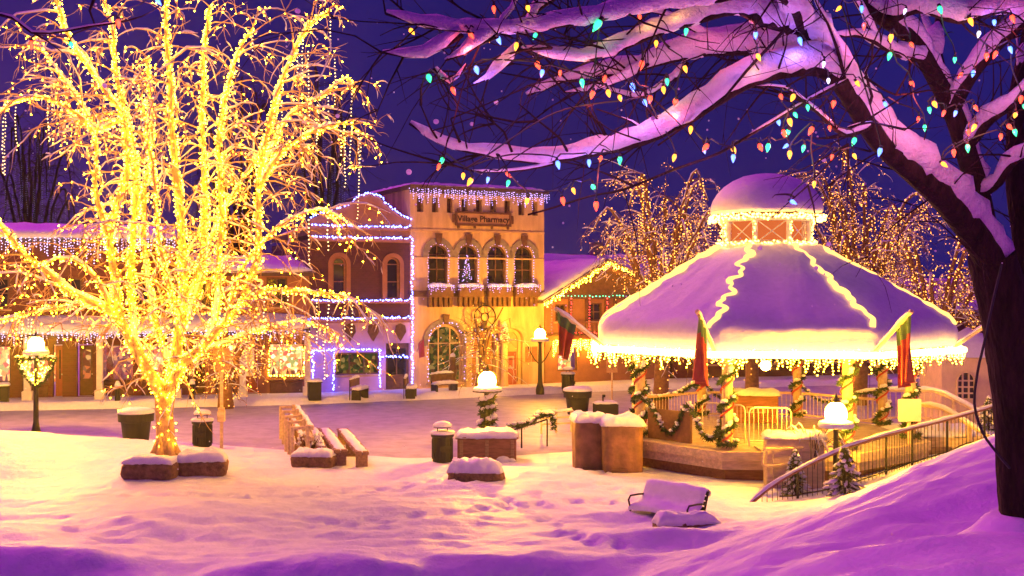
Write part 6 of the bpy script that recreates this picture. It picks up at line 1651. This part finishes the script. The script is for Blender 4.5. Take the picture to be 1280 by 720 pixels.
# ---- coloured bulbs
def c9_mat(name, c, s):
    """painted glass bulb: brighter where one looks through to the filament, glossy skin"""
    m, nt, N, L = _new(name)
    out = N.new('ShaderNodeOutputMaterial'); b = N.new('ShaderNodeBsdfPrincipled'); L.new(b.outputs[0], out.inputs[0])
    b.inputs['Base Color'].default_value = (*[x * .5 for x in c], 1); b.inputs['Roughness'].default_value = .2
    lw = N.new('ShaderNodeLayerWeight'); lw.inputs[0].default_value = .5
    mr_ = N.new('ShaderNodeMapRange'); mr_.inputs[1].default_value = 0; mr_.inputs[2].default_value = .9; mr_.inputs[3].default_value = s * 1.5; mr_.inputs[4].default_value = s * .22
    L.new(lw.outputs['Facing'], mr_.inputs[0]); L.new(mr_.outputs[0], b.inputs['Emission Strength']); b.inputs['Emission Color'].default_value = (*c, 1)
    return m
CC = {'R': (1.0, .075, .03), 'Y': (1.0, .36, .025), 'G': (.03, .85, .32), 'B': (.12, .30, 1.0), 'W': (.75, .8, 1.0)}
CS = {'R': 2.6, 'Y': 3.2, 'G': 2.6, 'B': 2.4, 'W': 2.0}
BM = {k: c9_mat('bulb_' + n, CC[k], CS[k]) for k, n in (('R', 'red'), ('Y', 'amber'), ('G', 'green'), ('B', 'blue'), ('W', 'white'))}
CN = {'R': 'red', 'Y': 'amber', 'G': 'green', 'B': 'blue', 'W': 'white'}
Bz6 = "R435,38 Y553,35 Y145,118 W250,143 R350,130 Y410,132 Y515,165 Y600,180 Y815,42 G805,88 Y750,197 R583,232 B605,258 R665,260 B372,248 G208,277 R290,320 G740,292 R820,280 B912,305 G1035,290 Y1022,318 Y870,348 R978,348 B955,362 R950,228 Y1095,245 G1103,115 Y975,38 R940,68 R1067,360 Y1118,455 B765,570 R808,558 G872,560 Y1063,552 G260,565 R248,585 Y330,617 Y360,635 B417,630 R478,615 G488,642 R672,700 Y708,668 G777,660 Y1080,10 R780,332 Y830,330 B447,143 Y998,158 R1210,55 Y553,702 R790,715 B655,575 G583,132"
Bz7 = "R290,40 B345,127 B495,147 Y350,204 B165,530 R180,517 Y265,527 B268,552 B712,38 R720,98 Y815,135 R880,165 G812,200 W582,230 W597,290 Y692,298 R880,298 R430,345 Y478,345 G525,380 R617,365 G478,408 Y460,427 B422,432 R440,468 G460,467 R543,458 R600,452 G390,515 B458,517 Y463,540 G513,520 R612,552 Y683,550 B778,530 B790,370 G690,495 R357,517 G1035,215 B1223,178 B1100,262 R1060,270 Y960,370 G945,388 B1040,400 R1102,382 R910,422 R1080,465 Y1107,448 G1078,518 R1030,535 Y988,580 R1218,450 G1240,465 R1195,480 Y1245,410 W1120,125 Y1085,80 B1170,85 R1230,70 R1265,350 G1272,380 W865,48 R1145,200 R1180,195 Y548,645 B465,712 R1000,400 G930,450 Y640,40 G980,40"
Bz1 = "R108,160 R408,85 G243,165 B540,14"
allb = []
for s, ox in ((Bz6, 460), (Bz7, 820), (Bz1, 0)):
    for tkn in s.split():
        a, b = tkn[1:].split(','); allb.append((tkn[0], ox + float(a) / 2.77, float(b) / 2.77))
big = {(805, 88): 1.6}
# glass and socket shapes shared by every bulb
gm = MB(); gm.lathe([(.0005, -.066), (.006, -.058), (.0135, -.042), (.0185, -.026), (.0175, -.012), (.011, .0)], (0, 0, 0), 12)
sm_ = MB(); sm_.lathe([(.0115, -.002), (.012, .016), (.006, .020)], (0, 0, 0), 10)
gmesh = {}
for k in BM:
    o = gm.build('bulb', BM[k], None, smooth_=True); gmesh[k] = o.data; bpy.data.objects.remove(o)
so = sm_.build('socket', M['wire'], None); smesh = so.data; bpy.data.objects.remove(so)
clusters = [('string of coloured bulbs on the topmost bough reaching over the square', lambda x, y: x < 760 and x > 400 and y < 130),
            ('string of coloured bulbs hanging below the long lowest bough', lambda x, y: x > 400 and x < 860 and y >= 130),
            ('string of coloured bulbs through the middle boughs above the bandstand roof', lambda x, y: 760 <= x < 960 and y < 130),
            ('string of coloured bulbs clustered just over the bandstand lantern', lambda x, y: 860 <= x < 1075 and y >= 110),
            ('string of coloured bulbs along the thick diagonal limb', lambda x, y: 960 <= x < 1160),
            ('string of coloured bulbs around the upright limbs of the dark tree', lambda x, y: x >= 1160),
            ('short string of coloured bulbs on twigs above the golden tree', lambda x, y: x <= 400)]
used_ = set()
for lab, fn in clusters:
    bs = [b for b in allb if fn(b[1], b[2]) and b not in used_]; used_.update(bs)
    if not bs: continue
    P3 = []
    for c, x, y in bs:
        d = 6.15 + .75 * smooth(500, 1250, x) + NR.uniform(-.12, .12); P3.append((c, at(x, y - 6.5, d), x, y))
    order = [min(range(len(P3)), key=lambda i: P3[i][2])]; left = set(range(len(P3))) - set(order)
    while left:
        q = P3[order[-1]][1]; n = min(left, key=lambda i: (P3[i][1] - q).length); order.append(n); left.discard(n)
    org = P3[order[0]][1] + UP * .02; st = thing('bulb_string', lab, 'string lights', org, 0, 'coloured bulb strings in the dark tree')
    w_ = MB(); pp = [P3[i][1] + UP * .018 for i in order]
    wp_ = []
    for a, b in zip(pp, pp[1:]):
        l = (b - a).length; wp_ += [a, a + UP * .02 + (b - a) * .1, (a + b) / 2 + UP * (.10 * l) + V((0, .06, 0)), b + UP * .02 + (a - b) * .1]
    if len(pp) > 1:
        w_.tube(spline(wp_ + [pp[-1]], .05), .0048, 4)
    if len(pp) > 1: w_.build('wire', M['wire'], st, org)
    for i in order:
        c, p, x, y = P3[i]; o = bpy.data.objects.new('bulb', gmesh[c]); COL.objects.link(o); o.parent = st; o.location = p - org; o['label'] = CN[c] + ' bulb'
        s = NR.uniform(.6, .88) * (1.5 if abs(x - (460 + 805 / 2.77)) < 1 else 1); o.scale = (s, s, s); o.rotation_euler = (NR.gauss(0, .38), NR.gauss(0, .38), NR.uniform(0, 6))
        k = bpy.data.objects.new('socket', smesh); COL.objects.link(k); k.parent = o
        li = bpy.data.lights.new('bulb_light', 'POINT'); li.energy = {'R': 1.3, 'B': 1.5, 'W': .3, 'Y': .3, 'G': .2}[c]; li.color = {'R': (1, .1, .12), 'B': (.3, .15, 1), 'W': (.8, .2, 1), 'Y': (1, .4, .1), 'G': (.1, 1, .4)}[c]; li.shadow_soft_size = .03
        lo = bpy.data.objects.new('bulb_light', li); COL.objects.link(lo); lo.parent = st; lo.location = p - org - UP * .1

# ---- falling snow
fm = MB(); FR_ = random.Random(99)
big_f = [(372, 14, 5), (545, 152, 5), (590, 155, 4), (511, 215, 5), (620, 128, 4), (131, 107, 4), (422, 145, 4), (555, 555, 5), (848, 610, 5), (740, 605, 4), (462, 577, 4), (285, 580, 5), (52, 655, 5), (822, 575, 4), (408, 716, 5), (1030, 200, 4), (1036, 305, 4), (816, 148, 4), (1020, 335, 4), (950, 310, 4)]
for px, py, r in big_f:
    if py > 400: continue
    d = FR_.uniform(4, 9); fm.ball(at(px, py, d), r * .75 / F * d, 7, 5, FR_.uniform(.8, 1.1))
for k in range(480):
    px, py = FR_.uniform(-60, 1340), FR_.uniform(-30, 740); d = FR_.uniform(4.0, 22) if py < 400 else FR_.uniform(25, 40)
    p = at(px, py, d)
    if p.z < gz(p.x, p.y) + .1: continue
    fm.ball(p, FR_.uniform(.6, 1.6) * .95 / F * min(d, 20), 5, 4)
fl_m, _nt, _N, _L = _new('flake')          # loose flakes let half of the light through
_o = _N.new('ShaderNodeOutputMaterial'); _mx = _N.new('ShaderNodeMixShader'); _d = _N.new('ShaderNodeBsdfDiffuse'); _t = _N.new('ShaderNodeBsdfTranslucent')
_d.inputs[0].default_value = _t.inputs[0].default_value = (.96, .96, .98, 1); _mx.inputs[0].default_value = .5
_L.new(_d.outputs[0], _mx.inputs[1]); _L.new(_t.outputs[0], _mx.inputs[2]); _L.new(_mx.outputs[0], _o.inputs[0])
tag(fm.build('falling_snow', fl_m), 'small white snowflakes drifting down through the air', 'snowflakes', None, 'stuff')
# ================================================================== thin haze added to give the lamps soft halos
hm = bpy.data.materials.new('haze'); hm.use_nodes = True; _n = hm.node_tree; _n.nodes.clear()
_o = _n.nodes.new('ShaderNodeOutputMaterial'); _v = _n.nodes.new('ShaderNodeVolumePrincipled'); _n.links.new(_v.outputs[0], _o.inputs['Volume'])
_v.inputs['Density'].default_value = .00045; _v.inputs['Anisotropy'].default_value = .85; _v.inputs['Color'].default_value = (.95, .95, .95, 1)
m = MB(); m.box(-40, 60, -6, 90, -2, 20); m.build('haze', hm, kind='stuff')
